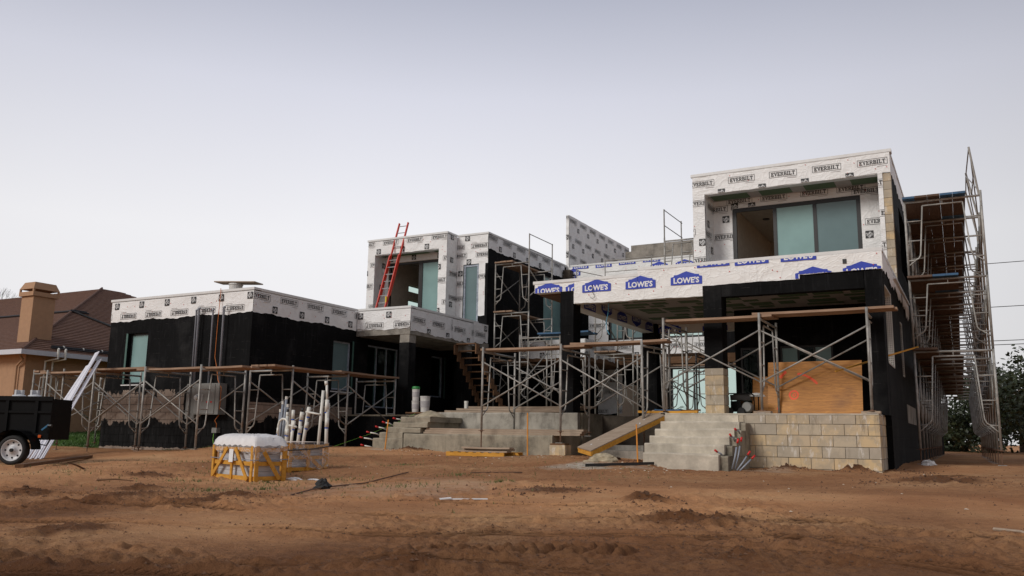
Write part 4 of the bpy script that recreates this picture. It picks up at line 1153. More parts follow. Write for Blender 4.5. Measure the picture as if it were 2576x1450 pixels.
def scaffold(label, frames, axis, w, h, z, lifts=1, foot=True, braces='both', group=None, footz=None, lh=None, name='scaffold'):
    """frames: list of (x,y) of the near-left leg; axis 'X' or 'Y' = direction the frame spans"""
    x0, y0 = frames[0]
    t = thing(name, label, 'scaffold', (x0, y0, z), 0, group)
    rz = 0 if axis == 'X' else PI / 2
    lh = lh or [h] * lifts
    for (x, y) in frames:
        zz = z
        for li in range(lifts):
            inst('end_frame', frame_mesh(w, lh[li]), t, (x - x0, y - y0, zz - z), (0, 0, rz)); zz += lh[li]
        if foot:
            for k, (lx, ly) in enumerate(((x, y), (x + w, y) if axis == 'X' else (x, y + w))):
                gz = footz(lx, ly) if footz else hz(lx, ly)
                j = bpy.data.objects.new('base_jack', JM); C.objects.link(j); j.parent = t
                j.location = (lx - x0, ly - y0, 0); j.scale = (1, 1, max(.04, z - gz))
                inst('jack_nut', NUTM, t, (lx - x0, ly - y0, -.005), (0, 0, random.uniform(0, 3)))
                inst('base_plate', PLM, t, (lx - x0, ly - y0, gz - z))
    for (a, c) in zip(frames[:-1], frames[1:]):
        zz = z
        dx, dy = c[0] - a[0], c[1] - a[1]; L = math.hypot(dx, dy); ang = math.atan2(dy, dx)
        for li in range(lifts):
            bm_ = brace_mesh(L, lh[li])
            if braces in ('both', 'near'): inst('cross_brace', bm_, t, (a[0] - x0, a[1] - y0, zz - z), (0, 0, ang))
            if braces in ('both', 'far'):
                ox, oy = (w, 0) if axis == 'X' else (0, w)
                inst('cross_brace', bm_, t, (a[0] + ox - x0, a[1] + oy - y0, zz - z), (0, 0, ang))
            zz += lh[li]
    return t
PK = {}
def plank(x0, y0, z, L, axis, label, group, w=.23, th=.045, m='plank', rz=0, tilt=0, endcol=None):
    key = (round(L, 2), w, th, m, endcol)
    if key not in PK:
        mb = MB()
        n = 6; base = 0
        for i in range(n + 1):
            u = L * i / n; sag = -.010 * math.sin(PI * i / n) + random.uniform(-.002, .002)
            for (a, c) in ((0, 0), (w, 0), (w, th), (0, th)): mb.v.append((u, a + random.uniform(-.001, .001), c + sag))
        for i in range(n):
            for k in range(4):
                k2 = (k + 1) % 4
                mb.f.append((i * 4 + k, i * 4 + k2, i * 4 + 4 + k2, i * 4 + 4 + k)); mb.mi.append(1 if (endcol and i in (0, n - 1)) else 0)
        mb.f.append((3, 2, 1, 0)); mb.mi.append(1 if endcol else 0); mb.f.append(tuple(n * 4 + k for k in range(4))); mb.mi.append(1 if endcol else 0)
        PK[key] = mb.mesh('scaffold_plank', [M[m], M[endcol or m]])
    o = inst('scaffold_plank' if m in ('plank', 'plankdark') else 'board', PK[key], None, (x0, y0, z), (random.uniform(-.004, .004), tilt, (0 if axis == 'X' else PI / 2) + rz))
    tag(o, label, 'plank', group)
    return o
def plankset(n, x0, y0, z, L, axis, label, group, gap=.245, **kw):
    for k in range(n):
        if axis == 'X': pos = ('front ', 'back ') if n == 2 else ('front ', 'middle ', 'back ')
        else: pos = ('left-hand ', 'right-hand ') if n == 2 else ('left-hand ', 'middle ', 'right-hand ')
        lb_ = pos[k] + label
        if axis == 'X': plank(x0 + random.uniform(-.04, .04), y0 + k * gap, z, L, 'X', lb_, group, **kw)
        else: plank(x0 + .23 + k * gap, y0 + random.uniform(-.04, .04), z, L, 'Y', lb_, group, **kw)
random.seed(21)
# S1 left front
h1 = 1.87
scaffold('one-storey scaffold along the front of the left wing beside the grey meter boxes', [(-21.85, 14.15), (-19.9, 14.15), (-17.97, 14.15), (-16.02, 14.15)], 'Y', 1.4, h1, -.40)
for x, bay in ((-22.25, 'left'), (-20.35, 'middle'), (-18.35, 'right')): plankset(3, x, 14.20, 1.475 + (.046 if x == -20.35 else 0), 2.35, 'X', 'worn plank over the %s bay of the left wing front scaffold' % bay, 'planks on the left wing front scaffold')
scaffold('scaffold bay at the far left between the left wing and the tan house', [(-22.75, 14.35), (-22.75, 16.4)], 'X', 1.3, h1, -.36)
plankset(2, -22.7, 14.3, 1.53, 2.3, 'Y', 'narrow plank on the far left corner scaffold', 'planks on the far left scaffold')
plankset(3, -16.35, 14.22, 1.47, 1.6, 'X', 'worn plank bridging the corner of the left wing scaffold', 'planks bridging the left wing corner')
# S2 left side
scaffold('one-storey scaffold along the right side of the left wing above the white pipes', [(-15.70, 15.40), (-15.70, 17.46), (-15.70, 19.52)], 'X', 1.38, 1.83, -.33)
for y, dz, bay in ((14.75, 0, 'near'), (17.15, .03, 'far')): plankset(3, -15.0, y, 1.525 + dz, 2.5, 'Y', 'plank over the %s bay of the left wing side scaffold' % bay, 'planks on the left wing side scaffold')
# S3 centre front
def fz3(x, y):
    if y > 17.3: return .03
    if abs(x + 7.75) < .3: return -.125
    return hz(x, y)
scaffold('scaffold standing in front of the concrete terrace, its legs on screw jacks', [(-9.68, 16.45), (-7.75, 16.45)], 'Y', 1.52, 1.76, .12, footz=fz3)
t3 = thing('leaning_scaffold', 'leaning end frame of the terrace scaffold beside the ramp', 'scaffold', (-5.93, 16.45, .08))
inst('end_frame', frame_mesh(1.52, 1.80), t3, (0.02, 0, 0), (0, -.035, PI / 2))
inst('cross_brace', brace_mesh(1.82, 1.80), t3, (-1.82, 0, 0)); inst('cross_brace', brace_mesh(1.82, 1.80), t3, (-1.82, 1.52, 0))
j = inst('base_jack', JM, t3, (.03, 0, 0)); j.scale = (1, 1, .4)
plankset(2, -9.80, 16.50, 1.90, 2.55, 'X', 'fresh plank on the terrace scaffold, left half of its deck', 'planks on the left half of the terrace scaffold')
plankset(2, -7.60, 16.50, 1.945, 2.15, 'X', 'fresh plank on the terrace scaffold, right half of its deck', 'planks on the right half of the terrace scaffold')
# S4 right front
scaffold('scaffold standing on the block porch base in front of the leaning plywood sheet', [(-5.56, 16.72), (-3.62, 16.72), (-1.67, 16.72)], 'Y', 1.60, 1.80, .56, footz=lambda x, y: .51)
plankset(2, -5.55, 16.76, 2.375, 2.2, 'X', 'long plank on the porch scaffold, left half of its deck', 'planks on the left half of the porch scaffold', w=.25)
plankset(2, -3.75, 16.76, 2.42, 2.55, 'X', 'long plank on the porch scaffold, right half of its deck', 'planks on the right half of the porch scaffold', w=.25)
# S5 tall tower by left tower wall
lh5 = [1.52, 1.64, 1.69]
scaffold('slender three-storey scaffold tower beside the black wall of the left tower', [(-14.05, 24.6), (-14.05, 26.35)], 'X', 1.28, 1.6, .90, lifts=3, lh=lh5, footz=lambda x, y: .54)
for z_, lab in ((2.43, 'lowest'), (4.08, 'middle'), (5.77, 'top')):
    plankset(3, -14.05, 24.5, z_, 2.2, 'Y', 'plank on the %s level of the slender scaffold tower' % lab, 'planks on the %s level of the slender tower' % lab, gap=.24)
gr = thing('guard_rail', 'scaffold guard rail posts above the slender tower against the sky', 'guard rail', (-12.77, 24.6, 5.75))
mb = MB(); mb.tube([(-12.77, 24.6, 5.75), (-12.77, 24.6, 6.70)], .021); mb.build('post', M['galv'], gr)
mb = MB(); mb.tube([(-12.77, 26.35, 5.75), (-12.77, 26.35, 6.70)], .021); mb.build('post', M['galv'], gr)
for z_ in (6.68, 6.18):
    mb = MB(); mb.tube([(-12.77, 24.57, z_), (-12.77, 26.38, z_)], .014, 6); mb.build('rail', M['galv'], gr)
# S6 lower tower with blue plank ends
scaffold('low scaffold tower in the courtyard with blue painted plank ends', [(-11.69, 22.0), (-11.69, 23.8)], 'X', 1.3, 2.0, .86, footz=lambda x, y: .54)
plankset(3, -11.1, 21.9, 2.93, 1.6, 'X', 'blue ended plank on the low courtyard scaffold', 'blue ended planks', m='blueply')
# S7.. deep scaffolds under and behind the porch roof
scaffold('scaffold in the shade of the courtyard behind the black left porch column', [(-10.4, 24.6), (-10.4, 26.5)], 'X', 1.25, 1.95, .62, lifts=2, footz=lambda x, y: .54)
plankset(3, -10.4, 24.5, 2.62, 2.1, 'Y', 'plank on the scaffold behind the left porch column', 'planks behind the left porch column')
scaffold('scaffold deep in the courtyard before the bright glazed doors', [(-8.9, 27.4), (-8.9, 29.2)], 'X', 1.25, 1.75, .60, lifts=2, footz=lambda x, y: .54)
plankset(2, -9.2, 27.5, 2.40, 2.6, 'X', 'plank before the bright glazed doors', 'planks before the glazed doors')
scaffold('scaffold at the middle of the porch seen through the leaning frame', [(-8.9, 24.3), (-7.1, 24.3)], 'Y', 1.3, 1.8, .60, footz=lambda x, y: .54)
plankset(2, -9.0, 24.4, 2.46, 2.6, 'X', 'long pale plank on the mid porch scaffold', 'planks on the mid porch scaffold')
# S8 small scaffold on the roof beside the upper box
sr = thing('roof_scaffold', 'scaffold frame with guard rail on the porch roof against the upper box', 'scaffold', (-7.92, 24, 4.6))
inst('end_frame', frame_mesh(1.1, 1.25), sr, (.02, 0, 0)); inst('end_frame', frame_mesh(1.1, 1.25), sr, (.02, 1.7, 0))
mb = MB(); mb.tube([(-7.9, 24, 5.8), (-7.9, 24, 6.82)], .021); mb.build('post', M['galv'], sr)
mb = MB(); mb.tube([(-7.9, 25.7, 5.8), (-7.9, 25.7, 6.85)], .021); mb.build('post', M['galv'], sr)
for z_ in (6.80, 6.32):
    mb = MB(); mb.tube([(-7.9, 23.97, z_), (-7.9, 25.8, z_)], .013, 6); mb.build('rail', M['galv'], sr)
for z_ in (4.6,):
    for y_ in (24.0, 25.7):
        for x_ in (-7.9, -6.8):
            mb = MB(); mb.tube([(x_, y_, 3.43), (x_, y_, 4.6)], .019, 6); mb.build('leg', M['galv'], sr)
rl = thing('roof_rail', 'thin temporary railing across the lower left end of the porch roof', 'guard rail', (-8.2, 20.0, 3.43))
for x_ in (-8.98, -8.18, -6.93):
    mb = MB(); mb.tube([(x_, 20, 3.42), (x_, 20, 4.53 if x_ > -8.5 else 4.33)], .014, 6); mb.build('post', M['galv'], rl)
mb = MB(); mb.tube([(-8.18, 20, 4.5), (-6.4, 20, 4.5)], .012, 6); mb.tube([(-8.18, 20, 4.2), (-7.3, 20, 4.2)], .010, 6); mb.tube([(-8.98, 20, 4.30), (-8.2, 21.2, 4.20)], .010, 6); mb.build('rail', M['galv'], rl)

# S10 long scaffold on the right side
YS = [20.0 + 2.0 * k for k in range(11)]
lh10 = [2.05, 1.55, 1.74]
big = scaffold('tall three-storey scaffold running back along the right side wall', [(-1.10 - .0155 * (y - 20), y) for y in YS], 'X', 1.47, 2.0, -.13, lifts=3, lh=lh10)
for k, y in enumerate(YS):
    if k < 7:
        pass
gp = thing('guard_rail', 'guard rail posts and diagonals on the outer edge of the tall right scaffold', 'guard rail', (.34, 20, 5.2))
for x_, y, zt in ((.34, 20.0, 6.28), (.32, 22.0, 6.28), (.30, 24.0, 6.34), (.27, 28.0, 6.0)):
    mb = MB(); mb.tube([(x_, y, 5.21), (x_ - (.12 if y == 20 else .18), y, zt)], .021); mb.build('post', M['galv'], gp)
for p, q in (((.22, 20, 6.25), (.14, 22, 6.22)), ((.28, 20.0, 5.75), (.23, 22, 5.75)), ((.24, 20, 6.1), (.32, 22, 5.25)), ((.34, 20, 5.3), (.14, 22, 6.2)), ((.14, 22, 6.2), (.12, 24, 6.3)), ((.14, 22, 6.2), (.30, 24, 5.3))):
    mb = MB(); mb.tube([p, q], .013, 6); mb.build('rail', M['galv'], gp)
ORD = ['first', 'second', 'third', 'fourth', 'fifth', 'sixth', 'seventh', 'eighth', 'ninth', 'tenth', 'eleventh']
for dk, zd, nn, ys in (('top', 5.235, 5, -.18), ('middle', 3.49, 4, -.15), ('lowest', 1.94, 4, -.1)):
    for k in range(10):
        y = YS[k]; n_q = 2 if (dk == 'lowest' and k == 0) else nn
        for q in range(n_q):
            ec = 'blueply' if (k == 0 and ((dk == 'top' and q in (0, 3, 4)) or (dk == 'middle' and q in (2, 3)))) else None
            plank(-1.15 + .24 + q * .245 + .02 - .0155 * (y - 20), y + ys + (.25 if dk == 'lowest' and k == 1 else 0), zd + (.047 if k % 2 else 0), 2.33, 'Y',
                  '%s deck plank of the tall right scaffold, %s bay back, %s from wall' % (dk, ORD[k], ORD[q]), dk + ' deck planks of the tall right scaffold', endcol=ec, w=.242, m='plankdark', rz=.0155)
mb = MB(); mb.beam((-2.3, 17.0, 1.30), (-1.02, 20.05, 2.02), .025, .03)
tag(mb.build('wood_prop', M['timber']), 'thin wooden prop slanting from the porch to the tall right scaffold', 'wooden prop')

# ------------------------------------------------------------------ NEIGHBOUR HOUSE
nb = thing('neighbour_house', 'tan stucco bungalow with brown shingle hip roof at the far left', 'house', (-30, 20, 0))
wall('wall', 'X', -26.2, 16.402, 34, -.6, 2.38, M['stucco'], nb, [(21.0, 22.6, .75, 1.75)])
wall('wall', 'Y', 16.2, -46, -26.2, -.6, 2.38, M['stucco'], nb)
w_ = window('X', -26.2, 21.0, 22.6, .75, 1.75, nb, 1, .05, .06, 'clear', 'flash')
for k in range(12):
    mb = MB(); pbox(mb, 'X', -26.2, 21.06, 22.54, .80 + k * .078, .83 + k * .078, -.05, -.03); mb.build('blind_slat', M['flash'], w_)
ex, ey, ez, sl = -25.84, 15.84, 2.42, .45
XL, YB = -46.0, 34.0
# hip roof laid in shingle courses
nC = 52; run = 8.6 / nC
for side_ in ('front', 'right'):
    rf = MB()
    for k in range(nC):
        a, c = k * run, (k + 1) * run
        lift = .028
        if side_ == 'front':
            P = [(XL, ey + a, ez + sl * a + lift), (ex - a, ey + a, ez + sl * a + lift), (ex - c, ey + c, ez + sl * c), (XL, ey + c, ez + sl * c)]
        else:
            P = [(ex - a, ey + a, ez + sl * a + lift), (ex - a, YB - a, ez + sl * a + lift), (ex - c, YB - c, ez + sl * c), (ex - c, ey + c, ez + sl * c)]
        rf.face(P)
        rf.face([P[0], P[1], (P[1][0], P[1][1], P[1][2] - lift), (P[0][0], P[0][1], P[0][2] - lift)][::-1])
    rf.build('roof', M['shingle'], nb)
mb = MB(); mb.tube([(ex + .0, ey, ez + .02), (ex - 8.6, ey + 8.6, ez + sl * 8.6 + .03)], .05, 6); mb.build('ridge_cap', M['shingle'], nb)
mb = MB(); mb.box(XL, ex + .08, ey - .08, ey, ez - .14, ez + .01); mb.box(ex, ex + .08, ey, YB, ez - .14, ez + .01); mb.build('gutter', M['gutter'], nb)
mb = MB(); mb.box(XL, ex, ey, 16.2, ez - .10, ez - .08); mb.box(-26.2, ex, 16.2, YB, ez - .10, ez - .08); mb.build('soffit', M['stucco'], nb)
# chimney
ch = MB(); ch.box(-27.47, -26.84, 16.62, 17.38, 2.45, 4.28); chim = ch.build('chimney', M['stucco'], nb)
mb = MB(); mb.box(-27.50, -26.79, 16.57, 17.43, 2.66, 2.74); mb.build('chimney_skirt', M['stucco'], chim)
mb = MB()
x0, x1, y0, y1 = -27.54, -26.77, 16.55, 17.47
for a in ((x0, x1, y0, y0 + .05), (x0, x1, y1 - .05, y1), (x0, x0 + .05, y0 + .05, y1 - .05), (x1 - .05, x1, y0 + .05, y1 - .05)): mb.box(a[0], a[1], a[2], a[3], 4.29, 4.43)
for cx_ in (x0, x1 - .06):
    for cy_ in (y0, y1 - .06): mb.box(cx_ + .003, cx_ + .057, cy_ + .003, cy_ + .057, 4.43, 4.53)
P0 = [(x0, y0, 4.52), (x1, y0, 4.52), (x1, y1, 4.52), (x0, y1, 4.52)]; P1 = [(x0 + .1, y0 + .1, 4.76), (x1 - .1, y0 + .1, 4.76), (x1 - .1, y1 - .1, 4.76), (x0 + .1, y1 - .1, 4.76)]
for k in range(4): mb.face([P0[k], P0[(k + 1) % 4], P1[(k + 1) % 4], P1[k]])
mb.face(P1); mb.face([P0[3], P0[2], P0[1], P0[0]])
mb.build('chimney_hood', M['stucco'], chim)
mb = MB(); mb.tube([(-26.05, 15.9, 2.25), (-26.12, 16.05, 2.15), (-26.5, 16.12, 1.95), (-26.5, 16.14, .1)], .035, 8); mb.build('downspout', M['stucco'], nb)
for y_ in (16.95, 17.2):
    mb = MB(); mb.tube([(ex + .02, y_ + .06, ez + .12), (ex + .1, y_, ez + .1), (ex + .12, y_, ez - .2), (-26.12, y_ - .15, ez - .28), (-26.14, y_ - .15, .3)], .035, 8); mb.build('white_pipe', M['pvc'], nb)
def onroof_r(a, y): return (ex - a, y, ez + sl * a + .06)
mb = MB()
for off in (0, .14): mb.tube([onroof_r(4.4 + off, 17.0 + 4.0), onroof_r(4.4 + off, 20.35), onroof_r(3.0 + off * .8, 21.3), onroof_r(1.2 + off, 24.5)], .035, 6)
mb.tube([onroof_r(.35, 17.0), onroof_r(.35, 24)], .045, 6); mb.tube([onroof_r(.22, 16.9), onroof_r(.22, 24)], .03, 6)
mb.tube([(XL, ey + 4.4, ez + sl * 4.4 + .06), (ex - 4.4, ey + 4.4, ez + sl * 4.4 + .06), onroof_r(4.4, 20.6)], .045, 6)
mb.build('roof_pipe', M['blacktube'], nb)
mb = MB()
for k in range(9):
    p = onroof_r(.35, 17.4 + k * .7); mb.tube([(p[0], p[1] - .01, p[2]), (p[0], p[1] + .03, p[2])], .055, 8)
for k in range(5):
    p = onroof_r(3.0 - k * .38, 21.3 + k * .66); mb.tube([(p[0], p[1] - .02, p[2]), (p[0], p[1] + .05, p[2])], .06, 8)
mb.build('pipe_clips', M['pvc'], nb)["kind"] = "stuff"

# ------------------------------------------------------------------ ROOF BUCKET, LADDER, METERS
bk = thing('bucket_with_board', 'white bucket with a board laid on top, on the roof of the left wing', 'bucket', (-18.12, 17, 3.35))
mb = MB(); mb.lathe([(0, 0), (.16, 0), (.185, .62), (.20, .62), (.20, .66), (0, .66)], (-18.12, 17, 3.45), 18); mb.build('bucket_body', M['bucket'], bk, smooth=False)
mb = MB(); mb.beam((-18.70, 16.9, 4.165), (-17.45, 17.2, 4.12), .45, .03); mb.build('lid_board', M['lumber'], bk)
lad = thing('extension_ladder', 'red fibreglass extension ladder leaning on the left tower roof edge', 'ladder', (-17.6, 22.9, 3.3))
lb, lt_ = Vector((0, 22.75, 3.5)), Vector((0, 24.0, 7.44))
for x in (-17.80, -17.42):
    mb = MB(); mb.beam((x, lb.y, lb.z), (x + .05, lb.y + (lt_.y - lb.y) * .68, lb.z + (lt_.z - lb.z) * .68), .035, .085, (0, 1, 0)); mb.build('side_rail', M['red'], lad)
    mb = MB(); mb.beam((x + .035, lb.y + (lt_.y - lb.y) * .3 + .05, lb.z + (lt_.z - lb.z) * .3), (x + .075, lt_.y + .04, lt_.z), .03, .075, (0, 1, 0)); mb.build('fly_rail', M['red'], lad)
rung = MB(); rung.tube([(0, 0, 0), (.385, 0, .0)], .015, 6); rgm = rung.mesh('rung', M['alu'])
for k in range(15):
    f = .03 + k * .067
    inst('rung', rgm, lad, (-17.80 + .055 * f + .0 + 17.6, lb.y + (lt_.y - lb.y) * f + (.04 if f > .66 else 0) - 22.9, lb.z + (lt_.z - lb.z) * f - 3.3))
mb = MB(); mb.box(-17.44, -17.39, 23.0, 23.06, 4.35, 4.62); mb.build('label_sticker', M['yellow'], lad)

mt = thing('meter_cabinet', 'large grey electrical cabinet on the black front wall of the left wing', 'electrical box', (-17.3, 15.6, .8))
mb = MB(); mb.box(-17.72, -16.84, 15.50, 15.745, .43, 1.22); mb.build('cabinet', M['box'], mt)
mb = MB(); mb.box(-17.70, -16.98, 15.484, 15.50, .45, 1.20); mb.build('door', M['box'], mt)
mb = MB(); mb.lathe([(0, -.05), (.06, -.045), (.065, 0), (.085, 0), (.085, .02)], (-17.60, 15.47, .86), 16, 'y'); mb.build('meter_dial', M['alu'], mt)
mb = MB(); mb.box(-17.40, -17.38, 15.455, 15.484, .76, .94); mb.build('handle', M['alu'], mt)
for x in (-17.22, -17.08):
    mb = MB(); mb.box(x - .035, x + .03, 15.478, 15.4835, .725, .765); mb.build('red_sticker', M['redcap'], mt)
m2 = thing('breaker_box', 'narrower grey electrical panel left of the large cabinet', 'electrical box', (-18.0, 15.65, .7))
mb = MB(); mb.box(-18.13, -17.80, 15.60, 15.745, .32, 1.22); mb.build('cabinet', M['box'], m2)
mb = MB(); mb.box(-18.11, -17.82, 15.588, 15.60, .34, 1.20); mb.build('door', M['box'], m2)
m3 = thing('junction_box', 'small grey junction box low on the left wing wall with a green wire', 'electrical box', (-17.1, 15.7, .0))
mb = MB(); mb.box(-17.14, -16.97, 15.62, 15.745, -.03, .10); mb.build('cabinet', M['box'], m3)
mb = MB(); mb.tube([(-17.1, 15.66, -.03), (-17.09, 15.64, -.2), (-17.02, 15.62, -.36), (-16.96, 15.6, -.45)], .008, 5); mb.build('green_wire', M['rope'], m3)
mb = MB(); mb.tube([(-17.02, 15.66, .1), (-16.98, 15.62, .2), (-17.03, 15.60, .28), (-17.0, 15.64, .36), (-16.9, 15.6, .42)], .01, 5); mb.build('orange_wire', M['ocord'], m3)
for lab, x, z0, z1 in (('leftmost of the grey conduits above the narrow panel', -18.04, 1.22, 3.16), ('grey conduit second from the left above the panel', -17.95, 1.22, 3.20), ('grey conduit left of the orange cord', -17.42, 1.22, 3.14), ('rightmost grey conduit, right of the orange cord', -17.03, 1.22, 3.18)):
    mb = MB(); mb.tube([(x + .06, 15.62, z1 + .02), (x + .02, 15.60, z1), (x, 15.63, z1 - .07), (x, 15.65, z0)], .030 if x in (-17.95, -17.03) else .024, 8)
    o = mb.build('conduit', M['conduit'], None, smooth=True); tag(o, lab, 'conduit', None)
mb = MB(); mb.tube([(-17.28, 15.70, 3.72), (-17.27, 15.70, 3.6), (-17.25, 15.66, 3.0), (-17.26, 15.66, 2.4), (-17.24, 15.64, 1.9), (-17.12, 15.62, 1.62), (-16.98, 15.56, 1.3), (-16.80, 15.52, 1.1), (-16.82, 15.54, .7), (-16.86, 15.55, .45)], .009, 5)
tag(mb.build('orange_cable', M['ocord']), 'orange cord hanging down the front of the left wing from its roof', 'cord')

# ------------------------------------------------------------------ PIPES near the crate
def pipe(name, lab, pts, r, extra=(), mat_='pvc', couple=()):
    t = thing(name, lab, 'pipe', pts[0]); r *= .66; extra = [(a_, b_, c_ * .7) for a_, b_, c_ in extra]
    mb = MB(); mb.tube(pts, r, 12); mb.build('pipe_run', M[mat_], t, smooth=True)
    for p, q in couple:
        mb = MB(); mb.tube([p, q], r * 1.16, 12); mb.build('coupling', M['pvc'], t, smooth=True)
        p, q = Vector(p), Vector(q); d = (p - q).normalized()
        mb = MB(); mb.tube([q, q - d * .025], r * 1.08, 12); mb.build('primer_ring', M['bluetape'], t)
    for kind_, pts2, r2 in extra:
        mb = MB(); mb.tube(pts2, r2, 10); mb.build(kind_, M['pvc'] if kind_ != 'valve' else M['blacktube'], t, smooth=True)
    return t
Yp = 13.2
gz = hz(-11.4, Yp)
pipe('stub_pipe', 'tallest white vent pipe, right end of the pipe cluster', [(-11.29, Yp, -.5), (-11.33, Yp, .62)], .052, couple=[((-11.33, Yp, .66), (-11.33, Yp, .42)), ((-11.31, Yp, .30), (-11.31, Yp, .12))],
     extra=[('fitting', [(-11.335, Yp, .66), (-11.36, Yp, .95)], .035), ('cap_tube', [(-11.37, Yp, .95), (-11.385, Yp, 1.03)], .048), ('valve', [(-11.35, Yp, .66), (-11.35, Yp, .74)], .03), ('valve', [(-11.385, Yp, 1.03), (-11.386, Yp, 1.08)], .025)])
pipe('stub_pipe', 'white pipe just left of the tallest one, with a side arm', [(-11.47, Yp - .05, -.5), (-11.40, Yp - .05, .84)], .045, extra=[('side_arm', [(-11.42, Yp - .09, .37), (-11.78, Yp - .09, .42)], .028)])
pipe('stub_pipe', 'thin white pipe squeezed between the two tall ones', [(-11.40, Yp + .1, -.5), (-11.37, Yp + .1, .6)], .035)
pipe('stub_pipe', 'leaning white pipe standing apart in the middle of the cluster', [(-11.93, Yp, -.5), (-11.80, Yp, .50)], .050, couple=[((-11.785, Yp, .52), (-11.80, Yp, .33)), ((-11.82, Yp, .22), (-11.835, Yp, .10))], extra=[('valve', [(-11.78, Yp, .52), (-11.775, Yp, .60)], .022)])
pipe('stub_pipe', 'thick white pipe with black valve fourth from the right', [(-12.06, Yp, -.5), (-11.98, Yp, .35)], .052, couple=[((-11.965, Yp, .42), (-11.98, Yp, .26)), ((-11.985, Yp, .14), (-12.0, Yp, 0))], extra=[('valve', [(-11.96, Yp, .42), (-11.955, Yp, .5)], .03)])
pipe('stub_pipe', 'short white pipe with a cross fitting in the cluster', [(-12.14, Yp - .1, -.5), (-12.08, Yp - .1, .22)], .040, couple=[((-12.07, Yp - .1, .24), (-12.08, Yp - .1, .08))], extra=[('side_arm', [(-12.0, Yp - .1, .12), (-12.2, Yp - .1, .15)], .03)])
pipe('stub_pipe', 'white pipe with long coupling left of the cross fitting', [(-12.21, Yp, -.5), (-12.20, Yp, .38)], .045, couple=[((-12.20, Yp, .46), (-12.20, Yp, .28)), ((-12.20, Yp, .18), (-12.20, Yp, .05))])
pipe('stub_pipe', 'white U-bend pipe at the left of the cluster', [(-12.54, Yp - .05, -.5), (-12.53, Yp - .05, .16), (-12.50, Yp - .05, .24), (-12.43, Yp - .05, .28), (-12.34, Yp - .05, .27), (-12.29, Yp - .05, .22), (-12.28, Yp - .05, .12), (-12.28, Yp - .05, -.5)], .036, couple=[((-12.535, Yp - .05, .10), (-12.54, Yp - .05, -.02)), ((-12.28, Yp - .05, .08), (-12.28, Yp - .05, -.05))])
pipe('stub_pipe', 'white pipe rising through the U-bend', [(-12.42, Yp + .08, -.5), (-12.43, Yp + .08, .34)], .045, couple=[((-12.43, Yp + .08, .10), (-12.43, Yp + .08, -.04))], extra=[('valve', [(-12.43, Yp + .08, .42), (-12.43, Yp + .08, .48)], .03), ('cap_tube', [(-12.43, Yp + .08, .32), (-12.43, Yp + .08, .42)], .04)])
for lab, x, dx, z1 in (('tall grey conduit stub with white cap at the left of the pipes', -12.62, .03, .58), ('middle grey conduit stub with white cap', -12.55, .05, .68), ('right grey conduit stub with white cap', -12.50, .05, .52), ('short leaning grey conduit stub, leftmost', -12.68, .04, .42)):
    t = thing('conduit_stub', lab, 'pipe', (x, Yp, -.5))
    mb = MB(); mb.tube([(x - .02, Yp + .1, -.5), (x + dx, Yp + .1, z1)], .024, 8); mb.build('pipe_run', M['conduit'], t, smooth=True)
    mb = MB(); mb.tube([(x + dx, Yp + .1, z1), (x + dx, Yp + .1, z1 + .06)], .027, 8); mb.build('cap_tube', M['pvc'], t)

